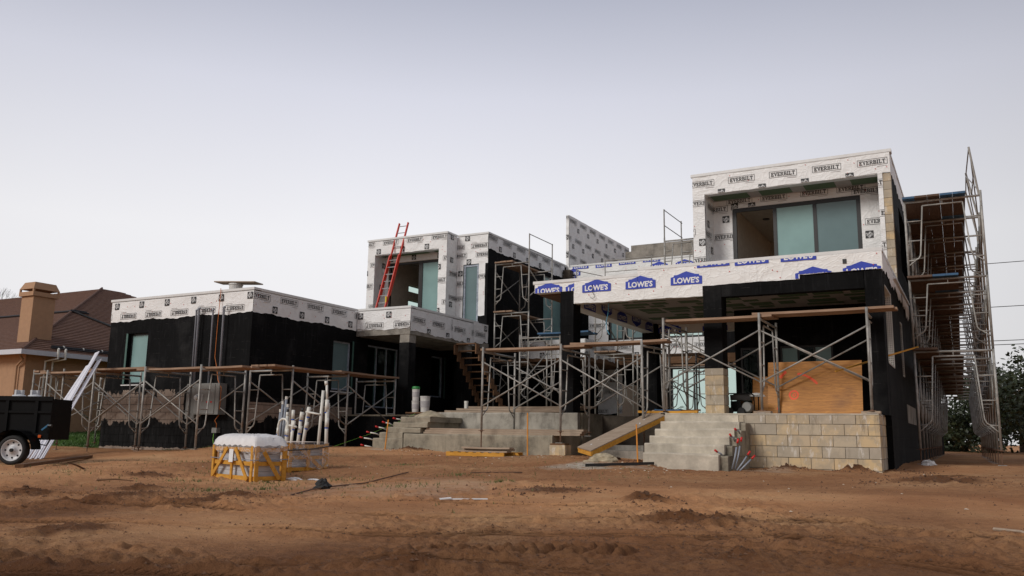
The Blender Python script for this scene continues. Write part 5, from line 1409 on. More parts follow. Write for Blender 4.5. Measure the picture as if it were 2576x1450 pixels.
# ------------------------------------------------------------------ CRATES
def crate(name, lab, cor, lft, rgt, hgt, tall, front_diag=True):
    """cor: near corner, lft: left corner, rgt: right corner on the ground"""
    z0 = hz(cor[0], cor[1]) - .01
    ox = Vector((lft[0] - cor[0], lft[1] - cor[1], 0)); oy = Vector((rgt[0] - cor[0], rgt[1] - cor[1], 0))
    
    Lx, Ly = ox.length, oy.length; ux, uy = ox.normalized(), oy.normalized(); c0 = Vector((cor[0], cor[1], z0))
    P = lambda a, b_, z: c0 + ux * a + uy * b_ + Vector((0, 0, z))
    t = thing(name, lab, 'crate', tuple(c0))
    def tb(nm, p, q, w, th_, up, m='timber'):
        mb = MB(); mb.beam(p, q, w, th_, up); mb.build(nm, M[m], t)
    nx, ny = -uy, -ux     # outward normals: face A (x-run) looks along -uy ; face B looks along -ux
    W = .056; T = .02
    # load of stone slabs
    n = 7
    for k in range(n):
        z1 = .08 + (tall - .10) * k / n
        mb = MB()
        A = P(.05, .05, z1); 
        pts = [P(.05, .05, z1), P(Lx - .05, .05, z1), P(Lx - .05, Ly - .05, z1), P(.05, Ly - .05, z1)]
        z2 = (tall - .10) / n - .004
        up_ = [p + Vector((0, 0, z2)) for p in pts]
        mb.face(pts[::-1]); mb.face(up_)
        for i in range(4): mb.face([pts[i], pts[(i + 1) % 4], up_[(i + 1) % 4], up_[i]])
        mb.build('stone_slab', M['stone'], t)
    # faces
    for f, (o_, d_, L_, nn) in enumerate(((P(0, 0, 0), ux, Lx, nx), (P(0, 0, 0), uy, Ly, ny), (P(Lx, 0, 0), uy, Ly, -ny), (P(0, Ly, 0), ux, Lx, -nx))):
        Z = Vector((0, 0, 1))
        up = nn
        q = lambda a, z, e_=0: o_ + d_ * a + Z * z + nn * e_
        for z in (.06, hgt * .52, hgt - .05): tb('rail', q(.0, z), q(L_, z), W if z != hgt * .52 else W * 1.05, T, up) if False else tb('rail', q(0, z), q(L_, z), T, W, Z)
        for a in (W / 2, L_ - W / 2): tb('post', q(a, -.01, T), q(a, hgt, T), W, T, nn)
        if f == 0:
            tb('post', q(L_ * .5, -.02, T), q(L_ * .5, hgt * .86, T), W, T, nn)
            tb('diagonal', q(.10, .04, T * 2), q(L_ * .40, hgt * .93, T * 2), W, T * .8, nn)
            tb('diagonal', q(L_ - .08, .08, T * 2), q(L_ * .60, hgt * .93, T * 2), W, T * .8, nn)
        else:
            tb('diagonal', q(L_ - .10, .05, T * 2), q(L_ * .25, hgt * .85, T * 2), W, T * .8, nn)
            if tall < .5: tb('post', q(L_ * .5, -.02, T), q(L_ * .5, hgt * .9, T), W, T, nn)
    return t, P, Lx, Ly, nx, ny
cr1, P, Lx, Ly, nx, ny = crate('wooden_crate', 'large open timber crate of pale stone slabs under a white plastic cover', (-8.81, 8.82), (-9.97, 9.17), (-8.673, 9.275), .50, .64)
# plastic cover: crumpled top and hanging skirt
def film_surf(P, Lx, Ly, ztop, zb, over, nU=26, slope=.10):
    mb = MB(); ring = []
    per = [(0, 0), (Lx, 0), (Lx, Ly), (0, Ly)]
    N_ = 80; levels = 8
    def per_pt(s):
        tot = 2 * (Lx + Ly); d = s * tot
        if d < Lx: return d, 0.
        d -= Lx
        if d < Ly: return Lx, d
        d -= Ly
        if d < Lx: return Lx - d, Ly
        return 0., Ly - (d - Lx)
    for j in range(levels + 1):
        for i in range(N_):
            a, b_ = per_pt(i / N_)
            cx_, cy_ = Lx / 2, Ly / 2
            t_ = j / levels
            if t_ < .35:
                k = t_ / .35; z = ztop - slope * k * k * .6; s_ = .93 * (.25 + .75 * k)
            elif t_ < .6:
                k = (t_ - .35) / .25; z = ztop - slope * .6 - k * (ztop - slope * .6 - .50 - .01); s_ = .93 + (1.0 + over - .93) * k ** 1.6
            else:
                k = (t_ - .6) / .4; z = .51 - k * (.51 - zb(i / N_)); s_ = 1.0 + over + .01
            jit_ = .010 * math.sin(i * 1.7 + j * 2.3) + random.uniform(-.006, .006)
            mb.v.append(tuple(P(cx_ + (a - cx_) * (s_ + jit_), cy_ + (b_ - cy_) * (s_ + jit_ + .05 * (s_ > .95)), z + jit_)))
    for j in range(levels):
        for i in range(N_):
            i2 = (i + 1) % N_
            mb.f.append((j * N_ + i, j * N_ + i2, (j + 1) * N_ + i2, (j + 1) * N_ + i)); mb.mi.append(0)
    mb.f.append(tuple(range(N_))[::-1]); mb.mi.append(0)
    return mb
def zb1(s):
    # dips to a point at the near corner
    d = min(s, 1 - s)
    return .42 - .16 * math.exp(-(d / .035) ** 2) + .03 * math.sin(s * 60)
mb = film_surf(P, Lx, Ly, .66, zb1, .05, slope=.05)
nt_f = len(mb.f)
for i in range(nt_f):
    mb.mi[i] = 1 if i >= 80 * 5 and i < 80 * 8 else 0
mb.build('plastic_cover', [M['filmtop'], M['film']], cr1, smooth=True)
mb = MB()
for z in (.31,): mb.tube([P(-.03, -.035, z), P(Lx + .03, -.035, z + .01)], .006, 5); mb.tube([P(-.035, -.03, z), P(-.035, Ly + .03, z + .01)], .006, 5)
mb.build('strap', M['conduit'], cr1)
mb = MB(); q0 = P(Lx * .52, -.062, .27); q1 = P(Lx * .42, -.062, .27); q2 = P(Lx * .42, -.058, .45); q3 = P(Lx * .52, -.058, .45); mb.face([q0, q1, q2, q3]); mb.face([q + nx * -.003 for q in (q3, q2, q1, q0)]); mb.build('paper_label', M['white'], cr1)
cr2, P, Lx, Ly, nx, ny = crate('wooden_crate', 'second lower timber crate wrapped in clear plastic behind the large one', (-9.50, 10.22), (-10.45, 10.51), (-9.30, 10.89), .46, .43)
mb = MB()
n_ = 20
for (o_, d_, L_, nn) in ((P(0, 0, 0), (P(1, 0, 0) - P(0, 0, 0)), Lx, nx), (P(0, 0, 0), (P(0, 1, 0) - P(0, 0, 0)), Ly, ny)):
    base = len(mb.v)
    for i in range(n_ + 1):
        for j in range(7):
            z = .09 + .38 * j / 6; a = L_ * i / n_
            mb.v.append(tuple(o_ + d_ * (a * 1.04 - .02) + Vector((0, 0, z + (.03 * math.sin(a * 9) if j == 0 else 0))) + nn * (.055 + .012 * math.sin(a * 14 + j * 1.3))))
    for i in range(n_):
        for j in range(6):
            a = base + i * 7 + j; mb.f.append((a, a + 7, a + 8, a + 1)); mb.mi.append(0)
mb.build('plastic_cover', M['film'], cr2, smooth=True)
mb = MB(); mb.face([P(-.03, -.03, .475), P(Lx + .03, -.03, .475), P(Lx + .03, Ly + .03, .48), P(-.03, Ly + .03, .48)]); mb.build('plastic_top', simple('pale_plastic_sheet', (.74, .60, .50), .35, var=.12, bmp=.4, bscale=9), cr2)
mb = MB(); mb.tube([P(-.08, -.08, .35), P(-.08, Ly * .5, .37), P(-.08, Ly + .03, .42)], .009, 5); mb.tube([P(-.08, -.08, .35), P(Lx, -.08, .37)], .009, 5); mb.build('black_strap', M['cord'], cr2)
random.seed(5)
def crumple(name, lab, cat, c, rx, ry, rz_, m, n=14, jit=.35):
    mb = MB(); rows_ = 7
    for j in range(rows_ + 1):
        ph = PI * .5 * j / rows_
        for i in range(n):
            t = 2 * PI * i / n; k = 1 + random.uniform(-jit, jit)
            mb.v.append((c[0] + rx * math.cos(ph) * math.cos(t) * k, c[1] + ry * math.cos(ph) * math.sin(t) * k, c[2] + rz_ * math.sin(ph) * (1 + random.uniform(-jit, jit) * .6) - .01))
    for j in range(rows_):
        for i in range(n):
            i2 = (i + 1) % n; mb.f.append((j * n + i, j * n + i2, (j + 1) * n + i2, (j + 1) * n + i)); mb.mi.append(0)
    o = mb.build(name, M[m]); tag(o, lab, cat); return o
crumple('plastic_scrap', 'crumpled white plastic sheet lying in front of the second crate', 'plastic sheet', (-8.62, 9.42, hz(-8.6, 9.4)), .13, .07, .045, 'filmtop')
crumple('plastic_scrap', 'small white plastic scrap right of the crumpled sheet', 'plastic sheet', (-8.45, 9.65, hz(-8.5, 9.6)), .13, .06, .035, 'filmtop')
crumple('cloth_bundle', 'small black cloth bundle lying on the sand beside a thin rod', 'cloth', (-6.78, 7.9, hz(-6.8, 7.9)), .11, .08, .12, 'cloth')
crumple('rock', 'rough pale rock at the foot of the plank ramp', 'rock', (-6.03, 14.62, hz(-6.03, 14.62)), .27, .15, .15, 'rock', 18, .14)
crumple('rock', 'flat stone leaning against the front of the rough rock', 'rock', (-6.15, 14.35, hz(-6.15, 14.35)), .16, .08, .04, 'rock', 12, .2)
crumple('rag', 'white rag on the ground under the tall right scaffold', 'rag', (-.95, 19.6, hz(-.95, 19.6)), .13, .1, .11, 'filmtop')
mb = MB(); a = Vector((-4.75, 7.35, hz(-4.75, 7.35) + .012)); mb.beam(a, a + Vector((.36, .26, .004)), .05, .008); mb.beam(a + Vector((-.03, -.02, 0)), a + Vector((.06, .05, .012)), .08, .01); tag(mb.build('paper_strip', M['white']), 'torn white strip of trim lying on the sand in the foreground', 'trim strip')
mb = MB()
pts = [(-6.30, 6.85), (-6.62, 7.5), (-6.85, 8.1), (-7.1, 9.1), (-7.48, 10.6)]
mb.tube([(x, y, hz(x, y) + .02) for x, y in pts], .009, 5); tag(mb.build('rebar_rod', M['steel_dark']), 'long thin rusty rod lying under the black cloth bundle', 'rod')
mb = MB(); mb.beam((-6.55, 10.85, hz(-6.55, 10.85) + .01), (-6.05, 11.5, hz(-6.05, 11.5) + .015), .03, .02); tag(mb.build('flat_bar', M['steel_dark']), 'short dark bar lying on the sand before the pallet', 'bar')
for (a, c, lab) in (((-12.8, 8.0), (-16.9, 12.1), 'long dark board lying on the ground beside the trailer'), ((-5.93, 13.6), (-5.15, 14.85), 'black iron bar lying on the rubble left of the front steps')):
    mb = MB(); mb.beam((a[0], a[1], hz(*a) + .03), (c[0], c[1], hz(*c) + .03), .12 if a[0] < -10 else .03, .05); tag(mb.build('ground_bar', M['darkwood'] if a[0] < -10 else M['frame']), lab, 'board' if a[0] < -10 else 'bar')

# ------------------------------------------------------------------ pallet, boards, ramp, stakes
pal = thing('wooden_pallet', 'low yellow timber pallet on the sand before the terrace', 'pallet', (-9.3, 15.7, -.4))
z0 = hz(-9.4, 15.6) - .01
for y_ in (15.45, 15.85, 16.25):
    mb = MB(); mb.box(-9.95, -8.55, y_, y_ + .04, z0 + .015, z0 + .085); mb.build('stringer', M['timber'], pal)
for k in range(8):
    mb = MB(); mb.box(-9.95 + k * .185, -9.95 + k * .185 + .10, 15.45, 16.29, z0 + .086, z0 + .10); mb.build('deck_board', M['timber'], pal)
for k in range(3):
    mb = MB(); mb.box(-9.95 + k * .65, -9.95 + k * .65 + .10, 15.45, 16.29, z0, z0 + .014); mb.build('deck_board', M['timber'], pal)
for k in range(3):
    plank(-9.66 + k * .03, 15.5 + (k % 2) * .1, z0 + .101 + k * .036, 1.15, 'X', 'short pale board on the pallet, %s of three' % ('bottom', 'middle', 'top')[k], 'boards on the pallet', w=.2, th=.033, m='lumber')
for k in range(3):
    plank(-11.80 + .35 * k, 18.2, .572 + k * .05, 3.30 - (.25 if k == 2 else 0), 'X', 'long board on the upper terrace edge, %s of the front stack' % ('bottom', 'middle', 'top')[k], 'boards stacked on the upper terrace', m='lumber', th=.047)
    plank(-11.78 + .3 * k, 18.47, .572 + k * .05, 3.3, 'X', 'long board on the upper terrace, %s of the back stack' % ('bottom', 'middle', 'top')[k], 'back row boards on the upper terrace', m='lumber', th=.047)
for k in range(3):
    plank(-11.45 + .04 * k, 16.78, .035 + k * .045, 4.0, 'X', 'long board along the lower terrace ledge, %s of three' % ('bottom', 'middle', 'top')[k], 'boards stacked on the lower terrace ledge', m='lumber', th=.042)
mb = MB()
pb = thing('plank_ramp', 'plywood topped wooden ramp sloping up to the porch base', 'ramp', (-6.9, 15.6, -.35))
nl, fl, nu, fu = Vector((-6.27, 14.6, -.235)), Vector((-6.71, 15.0, -.175)), Vector((-5.52, 16.6, .47)), Vector((-5.90, 17.02, .585))
dd = (nu - nl).normalized(); sidev = (fl - nl).normalized(); r0_ = (nl + fl) / 2; r1_ = (nu + fu) / 2
nrm = dd.cross(sidev).normalized()
if nrm.z < 0: nrm = -nrm
mb = MB(); T_ = nrm * .018
for q in ((nl, nu, fu, fl), tuple(p - T_ for p in (fl, fu, nu, nl)), (nl - T_, nu - T_, nu, nl), (fl, fu, fu - T_, fl - T_), (fl, fl - T_, nl - T_, nl), (nu, nu - T_, fu - T_, fu)): mb.face(q)
mb.build('ramp_top', M['lumber'], pb)
for p, q in ((nl + sidev * .02, nu + sidev * .02), (fl - sidev * .02, fu - sidev * .02)):
    mb = MB(); mb.beam(p - nrm * .065, q - nrm * .065, .035, .09); mb.build('stringer', M['timber'], pb)
mb = MB(); mb.beam(nl + dd * .02 - nrm * .065, fl + dd * .02 - nrm * .065, .035, .09); mb.build('end_board', M['timber'], pb)
for k in range(14):
    f = random.uniform(.1, .95); s_ = random.uniform(-.18, .18); c = r0_ + (r1_ - r0_) * f + sidev * s_ + nrm * .004
    mb = MB(); rr_ = random.uniform(.012, .05 if f > .7 else .022)
    mb.face([c + dd * rr_ * 1.4 * math.cos(t * PI / 3.5) * random.uniform(.6, 1.2) + sidev * rr_ * math.sin(t * PI / 3.5) for t in range(7)]); mb.build('paint_splash', M['white'], pb)
plank(-6.15, 16.78, .52, 1.25, 'X', 'yellow two-by-four lying on the porch edge above the steps', None, w=.09, th=.045, m='timber')
plank(-5.85, 16.95, .57, .55, 'X', 'short blue painted board on the porch edge', None, w=.15, th=.03, m='blueply')
plank(-5.45, 17.05, .57, .5, 'X', 'short dark board beside the blue one on the porch edge', None, w=.15, th=.03, m='darkwood')
for x, y, z1, lab, lean in ((-12.3, 16.45, .34, 'orange wooden stake beside the side steps', .07), (-8.42, 16.25, .50, 'orange wooden stake in front of the terrace', -.01), (-5.44, 14.82, .25, 'orange wooden stake at the left end of the front steps', -.02)):
    zg = hz(x, y); mb = MB(); mb.beam((x, y, zg - .05), (x + lean, y, z1), .022, .022, (0, 1, 0)); t = mb.build('survey_stake', M['stake']); tag(t, lab, 'stake')
mb = MB(); mb.box(-7.93, -7.57, 16.3, 16.6, hz(-7.75, 16.4) - .03, -.165); o = mb.build('footing_block', M['block']); tag(o, 'lone concrete block under the right jack of the terrace scaffold', 'concrete block')
mb = MB(); mb.box(-7.93, -7.60, 16.33, 16.57, -.164, -.13); tag(mb.build('pad_board', M['darkwood']), 'small board on top of the lone concrete block', 'board')
for x, y, lab in ((-3.62, 16.75, 'wood block under the middle leg of the porch scaffold'), (-1.70, 16.78, 'wood block under the right leg of the porch scaffold')):
    mb = MB(); mb.box(x - .15, x + .17, y - .1, y + .1, .506, .55); tag(mb.build('pad_board', M['lumber']), lab, 'board')
# red capped conduits
caps = [((-12.20, 17.0, .33), (-12.32, 16.75, .39)), ((-12.42, 16.9, .22), (-12.56, 16.65, .30)), ((-12.6, 16.9, .11), (-12.76, 16.65, .19)), ((-12.8, 16.9, -.02), (-13.02, 16.65, .06)), ((-12.95, 16.9, -.15), (-13.22, 16.65, -.07)), ((-12.95, 16.9, -.34), (-13.18, 16.65, -.25)),
        ((-3.86, 15.9, .12), (-3.90, 15.7, .20)), ((-3.88, 15.6, -.02), (-3.93, 15.45, .10)), ((-3.97, 15.1, -.29), (-4.07, 14.95, -.18)), ((-3.82, 15.1, -.50), (-3.72, 15.2, .02)), ((-3.78, 15.15, -.50), (-3.67, 15.25, .05)), ((-3.72, 15.05, -.52), (-3.52, 15.2, -.19)), ((-3.66, 15.0, -.52), (-3.44, 15.2, -.26))]
wh = ['topmost', 'second', 'third', 'fourth', 'fifth', 'lowest']
for k, (a, c) in enumerate(caps):
    lab = ('red capped conduit poking from the side steps, %s of six' % wh[k]) if k < 6 else 'red capped grey conduit by the front steps, ' + ['on the fourth step', 'on the third step', 'on the bottom step', 'left of the tall pair', 'right of the tall pair', 'taller one leaning right', 'shorter one leaning right'][k - 6]
    t = thing('capped_conduit', lab, 'conduit', a)
    a, c = Vector(a), Vector(c); m_ = a + (c - a) * .72
    mb = MB(); mb.tube([a, a + (m_ - a) * .5 + Vector((.012, 0, .01)), m_], .016, 8); mb.build('pipe_run', M['conduit'] if k > 5 else M['pvc'], t, smooth=True)
    mb = MB(); mb.tube([a + (c - a) * max(.72, 1 - .08 / (c - a).length), c], .019, 8); mb.build('cap_tube', M['redcap'], t, smooth=True)
mb = MB(); mb.tube([(-14.3, 17.0, -.32), (-13.6, 17.6, .02), (-13.0, 18.2, .4), (-12.9, 18.5, .55)], .003, 4); tag(mb.build('string_line', M['rope']), 'green string line running up to the terrace beside the side steps', 'string')

mb = MB(); mb.tube([(-7.19, 17.8, 3.1), (-7.20, 17.8, 2.9), (-7.22, 17.8, 2.74), (-7.27, 17.82, 2.58), (-7.25, 17.8, 2.42), (-7.18, 17.8, 2.30)], .008, 5); tag(mb.build('blue_wire', simple("blue_wire_sheath", (.10, .42, .62), .5, bmp=0)), 'light blue wire hanging from the porch ceiling beside the left column', 'wire')
mb = MB(); mb.tube([(-7.43, 17.395, 3.40), (-7.42, 17.38, 3.3), (-7.41, 17.37, 3.22), (-7.36, 17.36, 3.13), (-7.36, 17.36, 3.09), (-7.40, 17.36, 3.07), (-7.44, 17.36, 3.08), (-7.45, 17.36, 3.11)], .006, 5); tag(mb.build('black_wire', M['cord']), 'thin black wire dangling over the second blue logo on the porch wrap', 'wire')
# wooden stair in the recess
ws = thing('wooden_stair', 'raw wooden stair in the dark recess behind the balcony column', 'stair', (-13.2, 22, .6))
for x in (-13.75, -13.0):
    mb = MB(); n = 10
    for k in range(n):
        y_ = 21.62 + k * .185; z_ = 2.70 - k * .195
        mb.box(x, x + .04, y_, y_ + .185 if k < n - 1 else y_ + .2, z_ - .30 - .0, z_)
    mb.build('stringer', M['darkwood'], ws)
for k in range(9):
    mb = MB(); mb.box(-13.70, -13.01, 21.65 + k * .185, 21.85 + k * .185, 2.70 - k * .195 - .01 + .012, 2.70 - k * .195 + .03); mb.build('tread', M['darkwood'], ws)
def bucket(name, lab, x, y, z, r, h, lid=None):
    t = thing(name, lab, 'bucket', (x, y, z))
    mb = MB(); mb.lathe([(0, 0), (r * .85, 0), (r, h * .93), (r * 1.06, h * .93), (r * 1.06, h), (0, h)], (x, y, z), 18); mb.build('bucket_body', M['bucket'], t, smooth=False)
    mb = MB(); mb.lathe([(r * .93, h * .3), (r * .945, h * .3), (r * .985, h * .7), (r * .96, h * .7)], (x, y, z), 18); mb.build('printed_band', M['printgrey'], t)
    if lid:
        mb = MB(); mb.lathe([(0, h + .05), (r * .9, h + .05), (r * 1.1, h), (r * 1.1, h - .02)], (x, y, z), 18); mb.build('lid', M[lid], t)
bucket('bucket', 'white bucket at the bottom of the pair beside the balcony column', -13.25, 19.0, .60, .10, .30)
bucket('bucket', 'green lidded white bucket standing on another bucket', -13.25, 19.0, .905, .10, .33, 'green')
bucket('bucket', 'single wide stack of white buckets right of the balcony column', -12.94, 19.0, .60, .13, .42)
mb = MB(); mb.box(-13.5, -12.3, 18.9, 19.15, .565, .60); tag(mb.build('lumber_scrap', M['darkwood']), 'dark board under the white buckets', 'board')
mb = MB(); mb.lathe([(0, 0), (.05, 0), (.05, .28), (.055, .28), (.055, .34), (0, .34)], (-11.9, 19.4, .565), 12); tag(mb.build('pipe_stub', M['pvc']), 'short white pipe standing up behind the terrace boards', 'pipe')

# ------------------------------------------------------------------ plywood and generator
def plypanel(name, lab, x0, x1, y, z0, z1, lean, skew=0.0):
    t = thing(name, lab, 'plywood sheet', (x0, y, z0))
    me_ = MB(); me_.box(0, x1 - x0, -.009, .009, 0, z1 - z0)
    for i, v_ in enumerate(me_.v):
        if v_[2] > .1: me_.v[i] = (v_[0] + skew, v_[1], v_[2])
    o = inst('sheet', me_.mesh('sheet', M['ply']), t, (0, 0, 0), (-lean, 0, 0))
    return t, o
t, o = plypanel('plywood_sheet', 'big brown plywood sheet with orange spray marks leaning on the porch', -3.86, -2.0, 18.35, .515, 1.66, .20)
def spray(ox, oz, pts, w, parent):
    mb = MB(); pv = [Vector(p) for p in pts]
    for i in range(len(pv)):
        d = (pv[min(i + 1, len(pv) - 1)] - pv[max(i - 1, 0)]).normalized(); n = Vector((-d.y, d.x)); ww = w * random.uniform(.7, 1.2)
        mb.v.append((ox + pv[i].x + n.x * ww, -.0115, oz + pv[i].y + n.y * ww)); mb.v.append((ox + pv[i].x - n.x * ww, -.0115, oz + pv[i].y - n.y * ww))
    for i in range(len(pv) - 1): mb.f.append((2 * i, 2 * i + 1, 2 * i + 3, 2 * i + 2)); mb.mi.append(0)
    o_ = bpy.data.objects.new('spray_mark', mb.mesh('spray_mark', M['spray'])); C.objects.link(o_); o_.parent = parent
spray(.53, .43, [Vector((.085 * math.cos(t_ * PI / 8), .085 * math.sin(t_ * PI / 8))) for t_ in range(17)], .022, o)
spray(.54, .43, [Vector((.03 * math.cos(t_ * PI / 3), .03 * math.sin(t_ * PI / 3))) for t_ in range(7)], .012, o)
spray(.70, .78, [Vector((.40 * t_ / 10 - .1, .10 - .22 * (t_ / 10) ** 2)) for t_ in range(11)], .026, o)
spray(.25, .80, [Vector((.12 * t_ / 6, .14 * t_ / 6)) for t_ in range(7)], .03, o)
spray(.20, .12, [Vector((.01 * t_, .025 * t_)) for t_ in range(5)], .02, o)
t, o = plypanel('plywood_sheet', 'lower plywood sheet half hidden behind the generator', -4.22, -3.70, 18.55, .515, 1.36, .18)
gen = thing('generator', 'black portable generator with a rag on it beside the bare block column', 'generator', (-4.3, 18.0, .51))
gx0, gx1, gy0, gy1 = -4.58, -4.02, 17.85, 18.25
mb = MB()
for y_ in (gy0, gy1): mb.tube([(gx0, y_, .53), (gx0, y_, .90), (gx0 + .05, y_, .95), (gx1 - .05, y_, .95), (gx1, y_, .90), (gx1, y_, .53), (gx0, y_, .53)], .014, 6)
for x_ in (gx0, gx1): mb.tube([(x_, gy0, .60), (x_, gy1, .60)], .014, 6)
mb.build('tube_frame', M['blacksteel'], gen)
mb = MB(); mb.box(gx0 + .06, gx1 - .08, gy0 + .05, gy1 - .05, .82, .93, .01); mb.build('fuel_tank', M['blacktube'], gen)
mb = MB(); mb.box(gx0 + .05, gx0 + .27, gy0 + .06, gy1 - .06, .58, .80, .01); mb.build('alternator', M['blacksteel'], gen)
mb = MB(); mb.lathe([(0, -.04), (.09, -.04), (.11, 0), (.11, .16), (0, .16)], (gx1 - .16, gy0 + .05, .67), 16, 'y'); mb.build('engine', M['box'], gen)
for x_ in (gx0 + .06, gx0 + .30):
    mb = MB(); mb.lathe([(0, -.03), (.07, -.03), (.08, 0), (.07, .03), (0, .03)], (x_, gy0 - .02, .585), 16, 'y'); mb.build('wheel', M['rubber'], gen)
crumple('rag', 'beige rag draped over the right end of the generator', 'rag', (-4.02, 18.0, .90), .17, .12, .07, 'bucket')

# ------------------------------------------------------------------ TRAILER
tr = thing('dump_trailer', 'black high-sided utility trailer at the left edge with a white wheel', 'trailer', (-15.66, 9.74, hz(-15.66, 9.74)), math.atan2(.48, .877))
def tpart(name, mb, m, parent=tr, smooth=False):
    o = bpy.data.objects.new(name, mb.mesh(name, m if isinstance(m, list) else M[m], smooth)); C.objects.link(o); o.parent = parent; return o
mb = MB(); mb.box(-3.2, .50, .06, .80, .46, 1.22); body = tpart('body', mb, 'blacksteel')
mb = MB(); mb.box(-3.2, .52, .02, .06, 1.18, 1.26); mb.box(-3.2, .51, .03, .06, .95, .99); mb.box(-3.2, .51, .02, .06, .46, .58); tpart('rail', mb, 'blacksteel')
for k in range(7):
    mb = MB(); mb.box(-3.1 + k * .55, -3.04 + k * .55, .025, .06, .58, 1.18); tpart('stake_post', mb, 'blacksteel')
mb = MB()
pr = []
for t_ in range(9): a = PI * t_ / 8; pr.append((-.38 * math.cos(a), .30 + .34 * math.sin(a)))
for a, c in zip(pr[:-1], pr[1:]): mb.face([(a[0], -.28, a[1]), (c[0], -.28, c[1]), (c[0], .06, c[1]), (a[0], .06, a[1])]); mb.face([(a[0], -.28, a[1]), (a[0], .06, a[1] - .015), (c[0], .06, c[1] - .015), (c[0], -.28, c[1] - .015)])
tpart('fender', mb, 'blacksteel')
whl = MB(); whl.lathe([(.20, .085), (.255, .08), (.272, .04), (.272, -.04), (.255, -.08), (.20, -.085), (.185, -.06)], (0, -.15, .27), 36, 'y')
wheel = tpart('wheel', whl, 'rubber', smooth=True)
rim = MB(); rim.lathe([(.198, -.078), (.185, -.083), (.172, -.05), (.165, -.03), (.10, -.035), (.06, -.05), (.055, -.07), (0, -.07)], (0, -.15, .27), 32, 'y')
tpart('rim', rim, 'rim', wheel, True)
for k in range(8):
    a = 2 * PI * k / 8
    hb = MB(); hb.lathe([(0, 0), (.018, 0)], (.135 * math.cos(a), -.186, .27 + .135 * math.sin(a)), 10, 'y'); tpart('rim_hole', hb, 'rubber', wheel)
hb = MB(); hb.lathe([(.035, 0), (.033, -.03), (0, -.035)], (0, -.215, .27), 14, 'y'); tpart('hub', hb, 'rubber', wheel)
mb = MB(); mb.box(.33, .38, .0, .018, .50, .55); tpart('tail_light', mb, 'orangel')
mb = MB(); mb.beam((.40, -.01, .64), (.52, -.01, .74), .04, .03); tpart('strap', mb, 'bluestrap')
mb = MB(); mb.tube([(.50, 0, .72), (.57, 0, .72)], .035, 10); tpart('latch', mb, 'blacktube')
mb = MB(); mb.tube([(.1, .1, .40), (.45, .1, .36), (.5, .1, .46)], .012, 6); tpart('brake_cable', mb, 'cord')
for k, x_ in enumerate((-.30, .0)):
    mz = tr.location
    t = thing('gas_cylinder', 'white gas cylinder top showing over the trailer side, %s one' % ('left' if k == 0 else 'right'), 'gas cylinder', (0, 0, 0))
    c = Vector((-15.66 + .877 * x_ - .48 * .35, 9.74 + .48 * x_ + .877 * .35, tr.location.z + 1.22))
    t.location = c
    mb = MB(); mb.lathe([(.14, 0), (.14, .02), (.11, .07), (.03, .09)], (0, 0, 0), 18); o = bpy.data.objects.new('shell', mb.mesh('shell', M['rim'], True)); C.objects.link(o); o.parent = t
    mb = MB()
    for a0 in (0, ): 
        pts = [(.085 * math.cos(2 * PI * (a0 + .80 * q / 6)), .085 * math.sin(2 * PI * (a0 + .80 * q / 6))) for q in range(7)]
        for p, q in zip(pts[:-1], pts[1:]): mb.face([(p[0], p[1], .06), (q[0], q[1], .06), (q[0], q[1], .17), (p[0], p[1], .17)])
    o = bpy.data.objects.new('collar', mb.mesh('collar', M['rim'])); C.objects.link(o); o.parent = t
# white trim boards
for k, (b0, t0) in enumerate((((-17.95, 11.35), (-19.83, 13.9, 1.62)), ((-17.82, 11.38), (-19.66, 13.9, 1.72)), ((-17.70, 11.42), (-19.52, 13.9, 1.94)), ((-17.58, 11.45), (-19.38, 13.88, 1.74)))):
    mb = MB(); zb_ = hz(*b0); mb.beam((b0[0], b0[1], zb_), t0, .13, .018, (.3, -1, 0))
    mb.beam((b0[0] + .03, b0[1] - .03, zb_), (t0[0] + .03, t0[1] - .03, t0[2] - .02), .035, .02, (.3, -1, 0))
    tag(mb.build('trim_board', M['board']), 'long white trim board leaning behind the trailer, %s of four' % ('leftmost', 'second from left', 'third from left', 'rightmost')[k], 'board', 'white trim boards leaning behind the trailer')

